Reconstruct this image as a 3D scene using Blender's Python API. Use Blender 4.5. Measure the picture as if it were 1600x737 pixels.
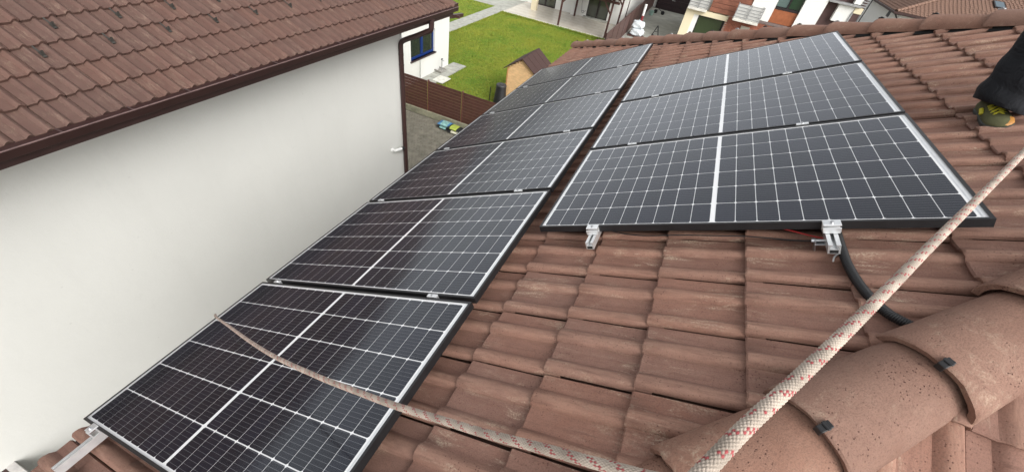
import bpy, bmesh, math, random
import numpy as np
from mathutils import Vector, Matrix, Euler
random.seed(7); rng = np.random.default_rng(7)
for o in list(bpy.data.objects): bpy.data.objects.remove(o)
scene = bpy.context.scene
COL = scene.collection
R = math.radians
TH = R(27.0); CT, ST = math.cos(TH), math.sin(TH)

# ---------------------------------------------------------------- camera
cam_d = bpy.data.cameras.new('camera'); cam = bpy.data.objects.new('camera', cam_d); COL.objects.link(cam)
CAM = Vector((2.0232, -0.0419, 2.2766))
right = Vector((0.90222, 0.40885, 0.13718)); down = Vector((0.36985, -0.56854, -0.73480)); fwd = Vector((-0.22243, 0.71369, -0.66417))
fwd.normalize(); right = (right - fwd * right.dot(fwd)).normalized(); down = fwd.cross(right)
cm = Matrix((right, -down, -fwd)).transposed().to_4x4(); cm.translation = CAM
cam.matrix_world = cm
cam_d.sensor_width = 36.0; cam_d.lens = 36.0 * 624.5 / 1600.0
cam_d.clip_start = 0.02; cam_d.clip_end = 2000
scene.camera = cam

# ---------------------------------------------------------------- world and sun
SUN_EL, SUN_AZ = R(40), R(130)
world = bpy.data.worlds.new('World'); scene.world = world; world.use_nodes = True
wn = world.node_tree.nodes; wl = world.node_tree.links; wn.clear()
wo = wn.new('ShaderNodeOutputWorld'); wb = wn.new('ShaderNodeBackground')
sky = wn.new('ShaderNodeTexSky'); sky.sky_type = 'NISHITA'; sky.sun_disc = False
sky.sun_elevation = SUN_EL; sky.sun_rotation = SUN_AZ
sky.air_density = 1.0; sky.dust_density = 4.0; sky.ozone_density = 1.0
hs = wn.new('ShaderNodeHueSaturation'); hs.inputs['Saturation'].default_value = 0.12   # thin overcast: almost no blue
wl.new(sky.outputs[0], hs.inputs['Color']); wl.new(hs.outputs[0], wb.inputs['Color'])
wb.inputs['Strength'].default_value = 0.15
wl.new(wb.outputs[0], wo.inputs[0])
sd = bpy.data.lights.new('sun', 'SUN'); sd.energy = 0.5; sd.angle = R(35); sd.color = (1.0, 0.97, 0.93)
so = bpy.data.objects.new('sun', sd); COL.objects.link(so)
sv = Vector((math.sin(SUN_AZ) * math.cos(SUN_EL), math.cos(SUN_AZ) * math.cos(SUN_EL), math.sin(SUN_EL)))
so.rotation_euler = sv.to_track_quat('Z', 'Y').to_euler(); so.location = (0, 0, 30)

scene.view_settings.view_transform = 'Standard'; scene.view_settings.look = 'None'
scene.view_settings.exposure = 0.95; scene.view_settings.gamma = 1.0
scene.view_settings.use_curve_mapping = False

# ---------------------------------------------------------------- material helpers
MATS = {}
class NT:
    def __init__(s, name):
        s.m = bpy.data.materials.new(name); s.m.use_nodes = True
        s.n = s.m.node_tree.nodes; s.l = s.m.node_tree.links
        s.b = s.n['Principled BSDF']; s.out = s.n['Material Output']
    def new(s, t, **kw):
        x = s.n.new(t)
        for k, v in kw.items(): setattr(x, k, v)
        return x
    def inp(s, node, i, v):
        if hasattr(v, 'links') or isinstance(v, bpy.types.NodeSocket): s.l.new(v, node.inputs[i])
        else: node.inputs[i].default_value = v
    def coords(s, kind='Object', scale=(1, 1, 1), rand=True):
        tc = s.new('ShaderNodeTexCoord'); v = tc.outputs[kind]
        if rand:
            oi = s.new('ShaderNodeObjectInfo')
            mu = s.new('ShaderNodeVectorMath', operation='SCALE'); cx = s.new('ShaderNodeCombineXYZ')
            s.l.new(oi.outputs['Random'], cx.inputs[0]); s.l.new(oi.outputs['Random'], cx.inputs[1])
            mu.inputs['Scale'].default_value = 37.0; s.l.new(cx.outputs[0], mu.inputs[0])
            ad = s.new('ShaderNodeVectorMath', operation='ADD'); s.l.new(v, ad.inputs[0]); s.l.new(mu.outputs[0], ad.inputs[1]); v = ad.outputs[0]
        mp = s.new('ShaderNodeMapping'); mp.inputs['Scale'].default_value = scale
        s.l.new(v, mp.inputs[0]); return mp.outputs[0]
    def noise(s, vec, scale, detail=5, rough=.6, dist=0):
        x = s.new('ShaderNodeTexNoise'); x.inputs['Scale'].default_value = scale; x.inputs['Detail'].default_value = detail
        x.inputs['Roughness'].default_value = rough; x.inputs['Distortion'].default_value = dist
        s.l.new(vec, x.inputs['Vector']); return x.outputs['Fac']
    def vor(s, vec, scale, feature='F1', out='Distance'):
        x = s.new('ShaderNodeTexVoronoi', feature=feature); x.inputs['Scale'].default_value = scale
        s.l.new(vec, x.inputs['Vector']); return x.outputs[out]
    def ramp(s, fac, stops):
        x = s.new('ShaderNodeValToRGB'); e = x.color_ramp.elements
        while len(e) < len(stops): e.new(.5)
        for i, (p, c) in enumerate(stops):
            e[i].position = p; e[i].color = (c, c, c, 1) if not hasattr(c, '__len__') else (*c, 1)
        s.l.new(fac, x.inputs[0]); return x.outputs[0]
    def mix(s, fac, a, b, blend='MIX'):
        x = s.new('ShaderNodeMix', data_type='RGBA', blend_type=blend)
        s.inp(x, 0, fac); 
        for i, v in ((6, a), (7, b)):
            if isinstance(v, tuple): v = (*v, 1)
            s.inp(x, i, v)
        return x.outputs[2]
    def math(s, op, a, b=0.0):
        x = s.new('ShaderNodeMath', operation=op); s.inp(x, 0, a); s.inp(x, 1, b); return x.outputs[0]
    def bump(s, h, strength=.3, dist=.01, normal=None):
        x = s.new('ShaderNodeBump'); x.inputs['Strength'].default_value = strength; x.inputs['Distance'].default_value = dist
        s.l.new(h, x.inputs['Height'])
        if normal: s.l.new(normal, x.inputs['Normal'])
        return x.outputs[0]
    def fin(s, color=None, rough=.6, normal=None, metal=0.0, spec=.5):
        if color is not None: s.inp(s.b, 'Base Color', (*color, 1) if isinstance(color, tuple) else color)
        s.inp(s.b, 'Roughness', rough); s.inp(s.b, 'Metallic', metal); s.inp(s.b, 'Specular IOR Level', spec)
        if normal is not None: s.l.new(normal, s.b.inputs['Normal'])
        return s.m

def simple(name, col, rough=.6, metal=0.0, var=.25, scale=6.0, bump=.15, bscale=60, bdist=.003, spec=.4, kind='Object'):
    if name in MATS: return MATS[name]
    t = NT(name); v = t.coords(kind)
    f = t.noise(v, scale, 6, .65)
    c = t.mix(t.ramp(f, [(.3, 0.0), (.7, 1.0)]), tuple(x * (1 - var) for x in col), tuple(min(1, x * (1 + var)) for x in col))
    g = t.noise(v, bscale, 4, .6)
    r = t.math('ADD', t.math('MULTIPLY', f, .15), rough - .075)
    MATS[name] = t.fin(c, r, t.bump(g, bump, bdist), metal, spec); return MATS[name]

def tile_material(name, c0, c1, c2, pale_amt, pit_amt, streak=(2.0, 9.0, 6.0), worn=0.0, bump=.35):
    t = NT(name); v = t.coords('Object', (1, 1, 1)); vs = t.coords('Object', streak)
    oi = t.new('ShaderNodeObjectInfo'); rn = oi.outputs['Random']
    big = t.noise(v, 5.0, 6, .65); mid = t.noise(v, 24.0, 6, .7); fine = t.noise(v, 220.0, 4, .7)
    col = t.mix(t.ramp(big, [(.32, 0.0), (.68, 1.0)]), c0, c1)
    col = t.mix(t.ramp(mid, [(.35, 0.0), (.75, .6)]), col, c2)
    # a shade of its own for each piece
    hsv = t.new('ShaderNodeHueSaturation')
    t.l.new(col, hsv.inputs['Color']); t.l.new(t.math('ADD', t.math('MULTIPLY', rn, .14), .93), hsv.inputs['Value'])
    t.l.new(t.math('ADD', t.math('MULTIPLY', rn, .1), .95), hsv.inputs['Saturation'])
    col = hsv.outputs[0]
    # grainy speckle
    col = t.mix(t.ramp(fine, [(.38, .45), (.52, 0.0)]), col, (.10, .055, .042))
    # pale scraped / efflorescent smears
    sm = t.noise(vs, 3.2, 8, .72, .8); sm2 = t.noise(v, 3.3, 3, .5)
    pale = t.math('MULTIPLY', t.ramp(sm, [(.50, 0.0), (.66, 1.0)]), t.ramp(sm2, [(.43, 0.0), (.60, 1.0)]))
    grit = t.ramp(t.noise(v, 130, 5, .8), [(.42, 0.0), (.58, 1.0)])
    pale = t.math('MULTIPLY', t.math('MULTIPLY', pale, grit), pale_amt)
    col = t.mix(pale, col, (.47, .37, .27))
    # crowns of the rolls worn by feet and weather to the tan concrete
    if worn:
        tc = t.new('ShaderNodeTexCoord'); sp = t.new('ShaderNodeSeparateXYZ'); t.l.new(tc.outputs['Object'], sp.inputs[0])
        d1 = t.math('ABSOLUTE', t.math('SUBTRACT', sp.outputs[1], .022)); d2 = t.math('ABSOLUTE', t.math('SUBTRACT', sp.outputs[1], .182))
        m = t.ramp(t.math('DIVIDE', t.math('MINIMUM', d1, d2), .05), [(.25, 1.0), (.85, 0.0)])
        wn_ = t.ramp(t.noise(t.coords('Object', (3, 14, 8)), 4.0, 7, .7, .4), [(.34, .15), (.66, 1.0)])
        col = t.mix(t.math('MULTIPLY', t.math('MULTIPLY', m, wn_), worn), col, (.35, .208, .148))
        st_ = t.ramp(t.noise(t.coords('Object', (1.5, 22, 8)), 3.0, 6, .7), [(.52, 0.0), (.72, .6)])
        col = t.mix(st_, col, (.115, .058, .043))
    # little dark pits
    vd = t.vor(v, 90.0); pm = t.noise(v, 7.0, 3, .6)
    pit = t.math('MULTIPLY', t.ramp(vd, [(.10, 1.0), (.24, 0.0)]), t.ramp(pm, [(.46, 0.0), (.62, pit_amt)]))
    col = t.mix(pit, col, (.085, .035, .028))
    h = t.math('ADD', t.math('MULTIPLY', fine, .5), t.math('SUBTRACT', mid, pit))
    MATS[name] = t.fin(col, .82, t.bump(h, bump, .004), 0, .3); return MATS[name]

M_TILE = tile_material('concrete_tile', (.200, .100, .072), (.262, .142, .105), (.220, .126, .096), 1.0, 1.0, worn=.55, bump=.5)
M_CAP = tile_material('concrete_hip_cap', (.205, .108, .076), (.275, .158, .115), (.22, .128, .094), .55, 1.0, (5, 5, 5), bump=.8)
M_NTILE = tile_material('neighbour_tile', (.092, .048, .039), (.122, .067, .054), (.104, .070, .053), .3, .5)
M_DECK = simple('roof_deck_dark', (.10, .055, .04), .85)
M_BLACK = simple('black_felt', (.012, .012, .012), .9)
M_BROWN = simple('brown_painted_metal', (.045, .022, .02), .4, 0, .12, 3, .05)
M_ALU = simple('aluminium', (.80, .81, .81), .38, .75, .08, 20, .08, 200)
M_STEEL = simple('galvanised_steel', (.5, .51, .52), .4, 1.0, .2, 30, .1, 150)
M_FRAME = simple('black_anodised_frame', (.012, .012, .013), .38, .0, .2, 15, .04, 200, spec=.5)
M_WHITESHEET = simple('white_backsheet', (.90, .90, .89), .5, 0, .02, 4, .0)
M_RUBBER = simple('black_plastic', (.014, .014, .015), .45, 0, .2, 20, .05)
M_RED = simple('red_cable', (.45, .03, .03), .4)
M_CONC = simple('concrete', (.30, .29, .26), .85, 0, .25, 1.5, .3, 30, .01)
M_WOOD = simple('brown_stained_wood', (.07, .030, .024), .6, 0, .3, 4, .2)

def mk_wall(name, col, spot):
    t = NT(name); v = t.coords('Object', rand=False)
    a = t.noise(v, .55, 5, .6); b = t.noise(v, 2.5, 6, .7); g = t.noise(v, 160, 4, .7); g2 = t.noise(v, 25, 5, .6)
    c = t.mix(t.ramp(a, [(.35, 0.0), (.65, 1.0)]), tuple(x * .955 for x in col), col)
    c = t.mix(t.ramp(b, [(.60, 0.0), (.78, spot)]), c, tuple(x * .86 for x in col))
    st = t.noise(t.coords('Object', (2.2, 2.2, .22), rand=False), 1.6, 5, .65)
    c = t.mix(t.ramp(st, [(.52, 0.0), (.76, .25)]), c, tuple(x * .90 for x in col))
    sp = t.vor(v, 3.1); c = t.mix(t.ramp(sp, [(.02, .35), (.05, 0.0)]), c, tuple(x * .7 for x in col))
    tw = t.noise(v, 7, 4, .6)
    return t.fin(c, .9, t.bump(t.math('ADD', t.math('ADD', g, t.math('MULTIPLY', g2, .8)), t.math('MULTIPLY', tw, 2.0)), .3, .005), 0, .25)
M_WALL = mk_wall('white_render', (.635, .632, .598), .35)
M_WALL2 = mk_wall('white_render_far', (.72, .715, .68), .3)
M_CREAM = mk_wall('cream_stone', (.68, .60, .42), .5)

def mk_glass_cover():
    t = NT('solar_glass'); v = t.coords('Object', rand=False)
    tr = t.new('ShaderNodeBsdfTransparent'); gl = t.new('ShaderNodeBsdfGlossy'); mx = t.new('ShaderNodeMixShader'); fr = t.new('ShaderNodeFresnel')
    ge = t.new('ShaderNodeNewGeometry'); t.l.new(t.math('SUBTRACT', 1.43, t.math('MULTIPLY', ge.outputs['Backfacing'], 1.43 - 1 / 1.43)), fr.inputs['IOR'])   # thin pane: same both ways
    gl.inputs['Color'].default_value = (.93, .96, 1, 1); gl.inputs['Roughness'].default_value = .11
    w = t.noise(v, 1.6, 2, .5)
    bp = t.bump(w, .08, .01)
    t.l.new(bp, gl.inputs['Normal'])
    t.l.new(fr.outputs[0], mx.inputs[0]); t.l.new(tr.outputs[0], mx.inputs[1]); t.l.new(gl.outputs[0], mx.inputs[2]); t.l.new(mx.outputs[0], t.out.inputs[0])
    return t.m
M_GLASS = mk_glass_cover()
def mk_cell():
    t = NT('silicon_cell'); tc = t.new('ShaderNodeTexCoord'); sp = t.new('ShaderNodeSeparateXYZ'); t.l.new(tc.outputs['UV'], sp.inputs[0])
    # UV is metres within one half cell; nine silver ribbons run along x
    p = t.math('PINGPONG', t.math('ADD', sp.outputs[1], 0.0), .0091)
    line = t.math('LESS_THAN', p, .0004)
    oi = t.new('ShaderNodeObjectInfo')
    base = t.mix(oi.outputs['Random'], (.0050, .0062, .0115), (.0090, .0105, .0200))
    c = t.mix(line, base, (.19, .195, .21))
    return t.fin(c, .4, None, 0, .08)
M_CELL = mk_cell()
def mk_window(name, col=(.02, .025, .025), rough=.05):
    t = NT(name); return t.fin(col, rough, None, 0, .8)
M_WIN = mk_window('window_glass'); M_WINGREEN = mk_window('dark_green_glazing', (.030, .045, .018), .12)

# ---------------------------------------------------------------- object helpers
def tag(o, label=None, cat=None, group=None, kind=None):
    if label: o['label'] = label
    if cat: o['category'] = cat
    if group: o['group'] = group
    if kind: o['kind'] = kind
    return o
def link(o, parent=None):
    COL.objects.link(o)
    if parent is not None: o.parent = parent
    return o
def empty(name, loc=(0, 0, 0), rot=(0, 0, 0), parent=None):
    o = bpy.data.objects.new(name, None); o.empty_display_size = .2; o.location = loc; o.rotation_euler = rot
    return link(o, parent)
class MB:
    def __init__(s): s.v = []; s.f = []; s.uv = []
    def add(s, vs, fs):
        k = len(s.v); s.v += [tuple(x) for x in vs]; s.f += [tuple(i + k for i in f) for f in fs]; return s
    def box(s, a, b, mat=None, bev=0):
        x0, y0, z0 = (min(a[i], b[i]) for i in range(3)); x1, y1, z1 = (max(a[i], b[i]) for i in range(3))
        vs = [(x0, y0, z0), (x1, y0, z0), (x1, y1, z0), (x0, y1, z0), (x0, y0, z1), (x1, y0, z1), (x1, y1, z1), (x0, y1, z1)]
        if mat is not None: vs = [mat @ Vector(p) for p in vs]
        return s.add(vs, [(0, 3, 2, 1), (4, 5, 6, 7), (0, 1, 5, 4), (1, 2, 6, 5), (2, 3, 7, 6), (3, 0, 4, 7)])
    def bar(s, p, q, w, h=None, up=(0, 0, 1)):
        p, q = Vector(p), Vector(q); d = (q - p); L = d.length; d.normalize(); u = Vector(up)
        if abs(d.dot(u)) > .98: u = Vector((1, 0, 0))
        sd = d.cross(u).normalized(); u = sd.cross(d); h = h or w
        m = Matrix((d, sd, u)).transposed().to_4x4(); m.translation = p
        return s.box((0, -w / 2, -h / 2), (L, w / 2, h / 2), m)
    def tube(s, pts, r, n=10, caps=True):
        pts = [Vector(p) for p in pts]; rs = r if hasattr(r, '__len__') else [r] * len(pts); k = len(s.v); ref = None
        for i, p in enumerate(pts):
            d = (pts[min(i + 1, len(pts) - 1)] - pts[max(i - 1, 0)]).normalized()
            if ref is None: ref = Vector((0, 0, 1)) if abs(d.z) < .9 else Vector((1, 0, 0))
            a = d.cross(ref).normalized(); ref = a.cross(d).normalized()
            for j in range(n):
                t = 2 * math.pi * j / n; s.v.append(tuple(p + (a * math.cos(t) + ref * math.sin(t)) * rs[i]))
        for i in range(len(pts) - 1):
            for j in range(n): s.f.append((k + i * n + j, k + i * n + (j + 1) % n, k + (i + 1) * n + (j + 1) % n, k + (i + 1) * n + j))
        if caps: s.f.append(tuple(k + j for j in reversed(range(n)))); s.f.append(tuple(k + (len(pts) - 1) * n + j for j in range(n)))
        return s
    def lathe(s, prof, n=20, c=(0, 0, 0)):
        k = len(s.v)
        for r, z in prof:
            for j in range(n): t = 2 * math.pi * j / n; s.v.append((c[0] + r * math.cos(t), c[1] + r * math.sin(t), c[2] + z))
        for i in range(len(prof) - 1):
            for j in range(n): s.f.append((k + i * n + j, k + i * n + (j + 1) % n, k + (i + 1) * n + (j + 1) % n, k + (i + 1) * n + j))
        s.f.append(tuple(k + j for j in reversed(range(n)))); s.f.append(tuple(k + (len(prof) - 1) * n + j for j in range(n))); return s
    def prism(s, poly, axis, a, b):
        # poly: 2-D points in the other two axes, extruded along axis from a to b
        def P(p, t):
            q = list(p); q.insert(axis, t); return tuple(q)
        n = len(poly); k = len(s.v); s.v += [P(p, a) for p in poly] + [P(p, b) for p in poly]
        s.f.append(tuple(k + i for i in range(n))); s.f.append(tuple(k + n + i for i in reversed(range(n))))
        for i in range(n): j = (i + 1) % n; s.f.append((k + i, k + n + i, k + n + j, k + j))
        return s
    def mesh(s, name, mat, smooth=None, bevel=0, fix=True):
        me = bpy.data.meshes.new(name); me.from_pydata(s.v, [], s.f)
        if fix or bevel:
            bm = bmesh.new(); bm.from_mesh(me)
            if bevel: bmesh.ops.bevel(bm, geom=list(bm.edges), offset=bevel, segments=1, affect='EDGES', clamp_overlap=True)
            bmesh.ops.recalc_face_normals(bm, faces=list(bm.faces)); bm.to_mesh(me); bm.free()
        me.materials.append(mat)
        if smooth is not None: shade(me, smooth)
        return me
    def build(s, name, mat, parent=None, smooth=None, bevel=0, loc=None):
        o = bpy.data.objects.new(name, s.mesh(name, mat, smooth, bevel))
        if loc is not None: o.location = loc
        return link(o, parent)
def shade(me, deg):
    me.polygons.foreach_set('use_smooth', [True] * len(me.polygons))
    me.set_sharp_from_angle(angle=R(deg))
def box(name, a, b, mat, parent=None, bevel=0): return MB().box(a, b).build(name, mat, parent, None, bevel)
def share(name, me, parent, loc=(0, 0, 0), rot=(0, 0, 0)):
    o = bpy.data.objects.new(name, me); o.location = loc; o.rotation_euler = rot; return link(o, parent)

# roof faces: P = O + u U + v V + n N
class Face:
    def __init__(s, O, U, V):
        s.O = Vector(O); s.U = Vector(U).normalized(); s.V = Vector(V).normalized(); s.N = s.U.cross(s.V)
        s.m = Matrix((s.U, s.V, s.N)).transposed().to_4x4(); s.m.translation = s.O
    def p(s, u, v, n=0): return s.O + s.U * u + s.V * v + s.N * n
HIPN, HIPF = -1.945, 8.606
WEST = Face((0, 0, 0), (CT, 0, ST), (0, 1, 0))
SOUTH = Face((0, HIPN, 0), (0, CT, ST), (-1, 0, 0))
NORTH = Face((0, HIPF, 0), (0, -CT, ST), (1, 0, 0))
GZ = -5.8      # ground level

# ================================================================ SETTING
def sheet(name, x0, y0, x1, y1, z, mat, thick=.05):
    o = box(name, (x0, y0, z - thick), (x1, y1, z), mat); tag(o, kind='structure'); return o
M_GROUND = simple('bare_ground', (.16, .145, .11), .95, 0, .3, .6, .4, 8, .03)
g = sheet('ground', -400, -300, 400, 600, GZ - .06, M_GROUND, .5)
def mk_grass():
    t = NT('lawn_grass'); v = t.coords('Object', rand=False)
    a = t.noise(v, .35, 5, .6); b = t.noise(v, 2.2, 6, .7); d = t.noise(v, 30, 5, .8); e = t.noise(v, 5.0, 4, .6, 1.0)
    c = t.mix(t.ramp(a, [(.35, 0.0), (.62, 1.0)]), (.105, .200, .022), (.225, .250, .030))
    c = t.mix(t.ramp(b, [(.5, 0.0), (.75, .65)]), c, (.26, .22, .05))
    c = t.mix(t.ramp(e, [(.54, 0.0), (.68, .8)]), c, (.05, .085, .014))
    c = t.mix(t.ramp(d, [(.35, .6), (.55, 0.0)]), c, (.05, .085, .012))
    return t.fin(c, .9, t.bump(t.math('ADD', b, d), .9, .03), 0, .2)
M_GRASS = mk_grass()
sheet('lawn', -12.25, 13.9, -3.1, 32.2, GZ, M_GRASS)
sheet('lawn', -30, 24, -13.35, 33.3, GZ, M_GRASS)
def mk_blade():
    t = NT('grass_blades'); v = t.coords('Object', rand=False); a = t.noise(v, .5, 4, .6); b = t.noise(v, 14, 3, .6)
    c = t.mix(t.ramp(a, [(.35, 0.0), (.65, 1.0)]), (.115, .220, .022), (.24, .265, .032)); c = t.mix(t.ramp(b, [(.45, 0.0), (.7, .7)]), c, (.30, .26, .06))
    return t.fin(c, .8, None, 0, .2)
def blades(n, x0, y0, x1, y1, hmin, hmax):
    x = rng.uniform(x0, x1, n); y = rng.uniform(y0, y1, n); a = rng.uniform(0, 6.283, n); h = rng.uniform(hmin, hmax, n); w = rng.uniform(.012, .03, n)
    lx = rng.normal(0, .5, n) * h; ly = rng.normal(0, .5, n) * h
    v = np.zeros((n, 3, 3)); v[:, 0] = np.stack([x - w * np.cos(a), y - w * np.sin(a), np.zeros(n)], 1)
    v[:, 1] = np.stack([x + w * np.cos(a), y + w * np.sin(a), np.zeros(n)], 1); v[:, 2] = np.stack([x + lx, y + ly, h], 1)
    return v
bl = np.concatenate([blades(75000, -12.2, 14.0, -3.2, 32.1, .02, .07), blades(12000, -20, 24.2, -13.4, 33.2, .02, .07),
                     blades(5000, -12.2, 31.75, -3.3, 32.12, .05, .16), blades(2500, -12.2, 24, -12.0, 32, .04, .11), blades(1500, -12.2, 13.95, -3.3, 14.15, .06, .2)])
me = bpy.data.meshes.new('grass'); me.from_pydata((bl.reshape(-1, 3)).tolist(), [], np.arange(len(bl) * 3).reshape(-1, 3).tolist()); me.materials.append(mk_blade())
go = bpy.data.objects.new('grass', me); go.location = (0, 0, GZ); link(go)
tag(go, 'short yellow-green grass blades covering both lawns', 'grass', kind='stuff')

# pavers of the yard between the houses, laid one by one (far too many to count)
M_PAVER = simple('grey_brown_paver', (.205, .19, .15), .85, 0, .35, 3.0, .4, 60, .006, kind='Object')
M_PAVBED = simple('paver_bed', (.15, .14, .11), .95)
sheet('paved_yard', -30, -30, 8, 13.55, GZ - .03, M_PAVBED)
pv = MB()
for i in range(44):
    for j in range(72):
        x = -8.7 + i * .125; y = 6.2 + j * .102; off = .0625 if j % 2 else 0
        if y > 13.4: continue
        z = random.uniform(-.006, .004)
        x0, x1, y0, y1 = x + off + .005, x + off + .120, y + .004, y + .098; b = .006
        pv.add([(x0, y0, -.03), (x1, y0, -.03), (x1, y1, -.03), (x0, y1, -.03), (x0 + b, y0 + b, z), (x1 - b, y0 + b, z), (x1 - b, y1 - b, z), (x0 + b, y1 - b, z)],
               [(4, 5, 6, 7), (0, 1, 5, 4), (1, 2, 6, 5), (2, 3, 7, 6), (3, 0, 4, 7)])
po = pv.build('pavers', M_PAVER, None, loc=(0, 0, GZ)); tag(po, 'small grey-brown paving blocks of the yard by the fence', 'paving', kind='stuff')

M_PATH = simple('pale_path_slab', (.34, .34, .30), .85, 0, .25, 2.5, .3, 25, .01)
path = sheet('garden_path', -13.35, 22.5, -12.25, 33.3, GZ + .02, M_CONC, .1)
for j in range(24):
    for i in range(2):
        o = box('slab', (-13.33 + i * .54, 22.52 + j * .45, .0), (-13.33 + i * .54 + .525, 22.52 + j * .45 + .435, .035 + random.uniform(-.004, .004)), M_PATH, None, .008)
        o.parent = path; o.location.z = GZ + .01
terr = sheet('paved_terrace', -30, 33.3, -12.3, 39, GZ + .02, M_PATH, .1)
M_PATIO = NT('polished_patio_tile')
_v = M_PATIO.coords('Object', rand=False); _a = M_PATIO.noise(_v, .8, 6, .65); _b = M_PATIO.noise(_v, 6, 6, .7)
M_PATIO = M_PATIO.fin(M_PATIO.mix(M_PATIO.ramp(_a, [(.3, 0.0), (.7, 1.0)]), (.44, .40, .33), (.60, .56, .49)), M_PATIO.math('ADD', M_PATIO.math('MULTIPLY', _b, .25), .08), None, 0, .5)
M_PATIOJ = simple('patio_joint', (.30, .28, .24), .8)
patio = sheet('patio', -12.25, 32.2, -3.45, 37.2, GZ + .05, M_PATIOJ, .12)
tm = {}
for i in range(11):
    for j in range(6):
        x = -12.0 + i * .8; y = 32.45 + j * .8
        if 'p' not in tm: tm['p'] = MB().box((.004, .004, 0), (.796, .796, .012)).mesh('tile', M_PATIO, None, .003)
        share('tile', tm['p'], patio, (x - .2, y, GZ + .0505 + random.uniform(0, .0015)))
box('kerb', (-12.3, 32.17, GZ - .02), (-3.4, 32.38, GZ + .075), simple('pale_kerb', (.52, .49, .42), .8), patio, .01)
M_DRIVE = simple('driveway_concrete', (.27, .27, .235), .85, 0, .3, .8, .3, 14, .01)
drive = sheet('driveway', -2.75, 30, 9, 48.6, GZ + .0, M_DRIVE, .1)
box('joint_channel', (-.98, 40, GZ + .002), (-.90, 48.2, GZ + .008), M_BLACK, drive)
for k in range(8): box('concrete_slab', (-2.7, 30.2 + k * 2.3, GZ + .002), (.75, 30.2 + k * 2.3 + 2.27, GZ + .02), M_DRIVE, drive, .01)
sheet('street', -60, 60, 90, 140, GZ - .02, simple('far_asphalt', (.06, .06, .058), .9), .1)

# ================================================================ ROOF TILES
def tile_profile_sym(t):
    for c in (.030, .180):
        d = abs(t - c)
        if d < .034: return .031 * math.cos(d / .034 * math.pi / 2) ** 1.2 if t > 0 else .008
    return 0.0
def tile_profile(t):
    # double roll: one roll against the side joint, one in the middle, pans between
    def roll(x, h):      # steep on the joint side, rounded crown, softer fall to the pan
        if x < 0 or x > .074: return 0.0
        if x < .020: return h * math.sin(x / .020 * math.pi / 2) ** .8
        if x < .044: return h * (1 - .10 * ((x - .020) / .024) ** 2)
        return h * .90 * (math.cos((x - .044) / .030 * math.pi / 2) ** 1.3)
    if t < .07: return max(.008 if t < .004 else 0, roll(t + .010, .025))
    return roll(t - .150, .023)
TW, TE, TL, TT = .3005, .3365, .400, .020
def tile_bm(seed=0, w=1.0, rise=.022, TT=.020):
    r = random.Random(seed); ts = [-.006, -.002, .004, .010, .022, .034, .044, .054, .064, .11, .150, .154, .160, .170, .182, .194, .204, .214, .224, .262, .284, .2895]
    us = [0, .006, .12, .25, TL]
    bm = bmesh.new(); grid = []
    wob = [r.uniform(-.0018, .0018) for _ in ts]
    for iu, u in enumerate(us):
        row = []
        for it, t in enumerate(ts):
            n = (tile_profile(t) if rise < .03 else tile_profile_sym(t)) + rise * (1 - u / TE) + r.uniform(-.0007, .0007)
            if iu == 0: n -= .005
            if it == len(ts) - 1: n -= .010
            uu = u + (wob[it] if iu < 2 else 0)
            row.append(bm.verts.new((uu, t * w, n)))
        grid.append(row)
    for a in range(len(us) - 1):
        for b in range(len(ts) - 1): bm.faces.new((grid[a][b], grid[a + 1][b], grid[a + 1][b + 1], grid[a][b + 1]))
    low = [bm.verts.new((v.co.x + .004, v.co.y, v.co.z - TT)) for v in grid[0]]
    for b in range(len(ts) - 1): bm.faces.new((low[b], grid[0][b], grid[0][b + 1], low[b + 1]))
    sl = [bm.verts.new((row[0].co.x, row[0].co.y + .002, row[0].co.z - .016)) for row in grid]
    for a in range(len(us) - 1): bm.faces.new((sl[a], sl[a + 1], grid[a + 1][0], grid[a][0]))
    bmesh.ops.recalc_face_normals(bm, faces=list(bm.faces))
    if bm.faces[0].normal.z < 0: bmesh.ops.reverse_faces(bm, faces=list(bm.faces))
    return bm
def bm_mesh(bm, name, mat, deg=38):
    me = bpy.data.meshes.new(name); bm.to_mesh(me); bm.free(); me.materials.append(mat); shade(me, deg); return me
TILE_MESH = [bm_mesh(tile_bm(s), 'roof_tile', M_TILE) for s in range(6)]
NTILE_MESH = [bm_mesh(tile_bm(s + 20, 1.028, .034, .034), 'roof_tile', M_NTILE) for s in range(4)]
def cut_mesh(bm, face, u, v, planes, mat):
    m = face.m @ Matrix.Translation((u, v, 0)); inv = m.inverted(); 
    for co, no in planes:
        c = inv @ Vector(co); n = (inv.to_3x3() @ Vector(no)).normalized()
        bmesh.ops.bisect_plane(bm, geom=list(bm.verts) + list(bm.edges) + list(bm.faces), plane_co=c, plane_no=n, clear_outer=True)
    if not bm.faces: bm.free(); return None
    return bm_mesh(bm, 'roof_tile', mat)
def project(P):
    q = cm.inverted() @ Vector(P)
    if q.z > -.05: return None
    return 800 + 624.5 * q.x / -q.z, 368.5 - 624.5 * q.y / -q.z
LV, PWV, PGAP, U2, V2 = 1.731, 1.0228, .0494, 1.731 + .1228, 1.6734
PP = PWV + PGAP
def under_panel(P):
    d = Vector(P) - CAM; n0 = CAM.dot(WEST.N); n1 = Vector(P).dot(WEST.N)
    t = n0 / (n0 - n1); Q = CAM + d * t; u, v = Q.dot(WEST.U), Q.dot(WEST.V)
    return (0 < u < LV and 0 < v < 6 * PP) or (U2 < u < U2 + LV and V2 < v < V2 + 3 * PP)
NPAN = -.137        # level of the tile pans below the glass

house = tag(empty('tiled_house', (2, 3, GZ)), 'house in the foreground whose brown tiled hip roof carries the solar panels', 'house')
house_off = -Vector((2, 3, GZ))
def hchild(o, parent=None):
    o.parent = parent or house
    if parent is None: o.location = o.location + house_off
    return o
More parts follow.
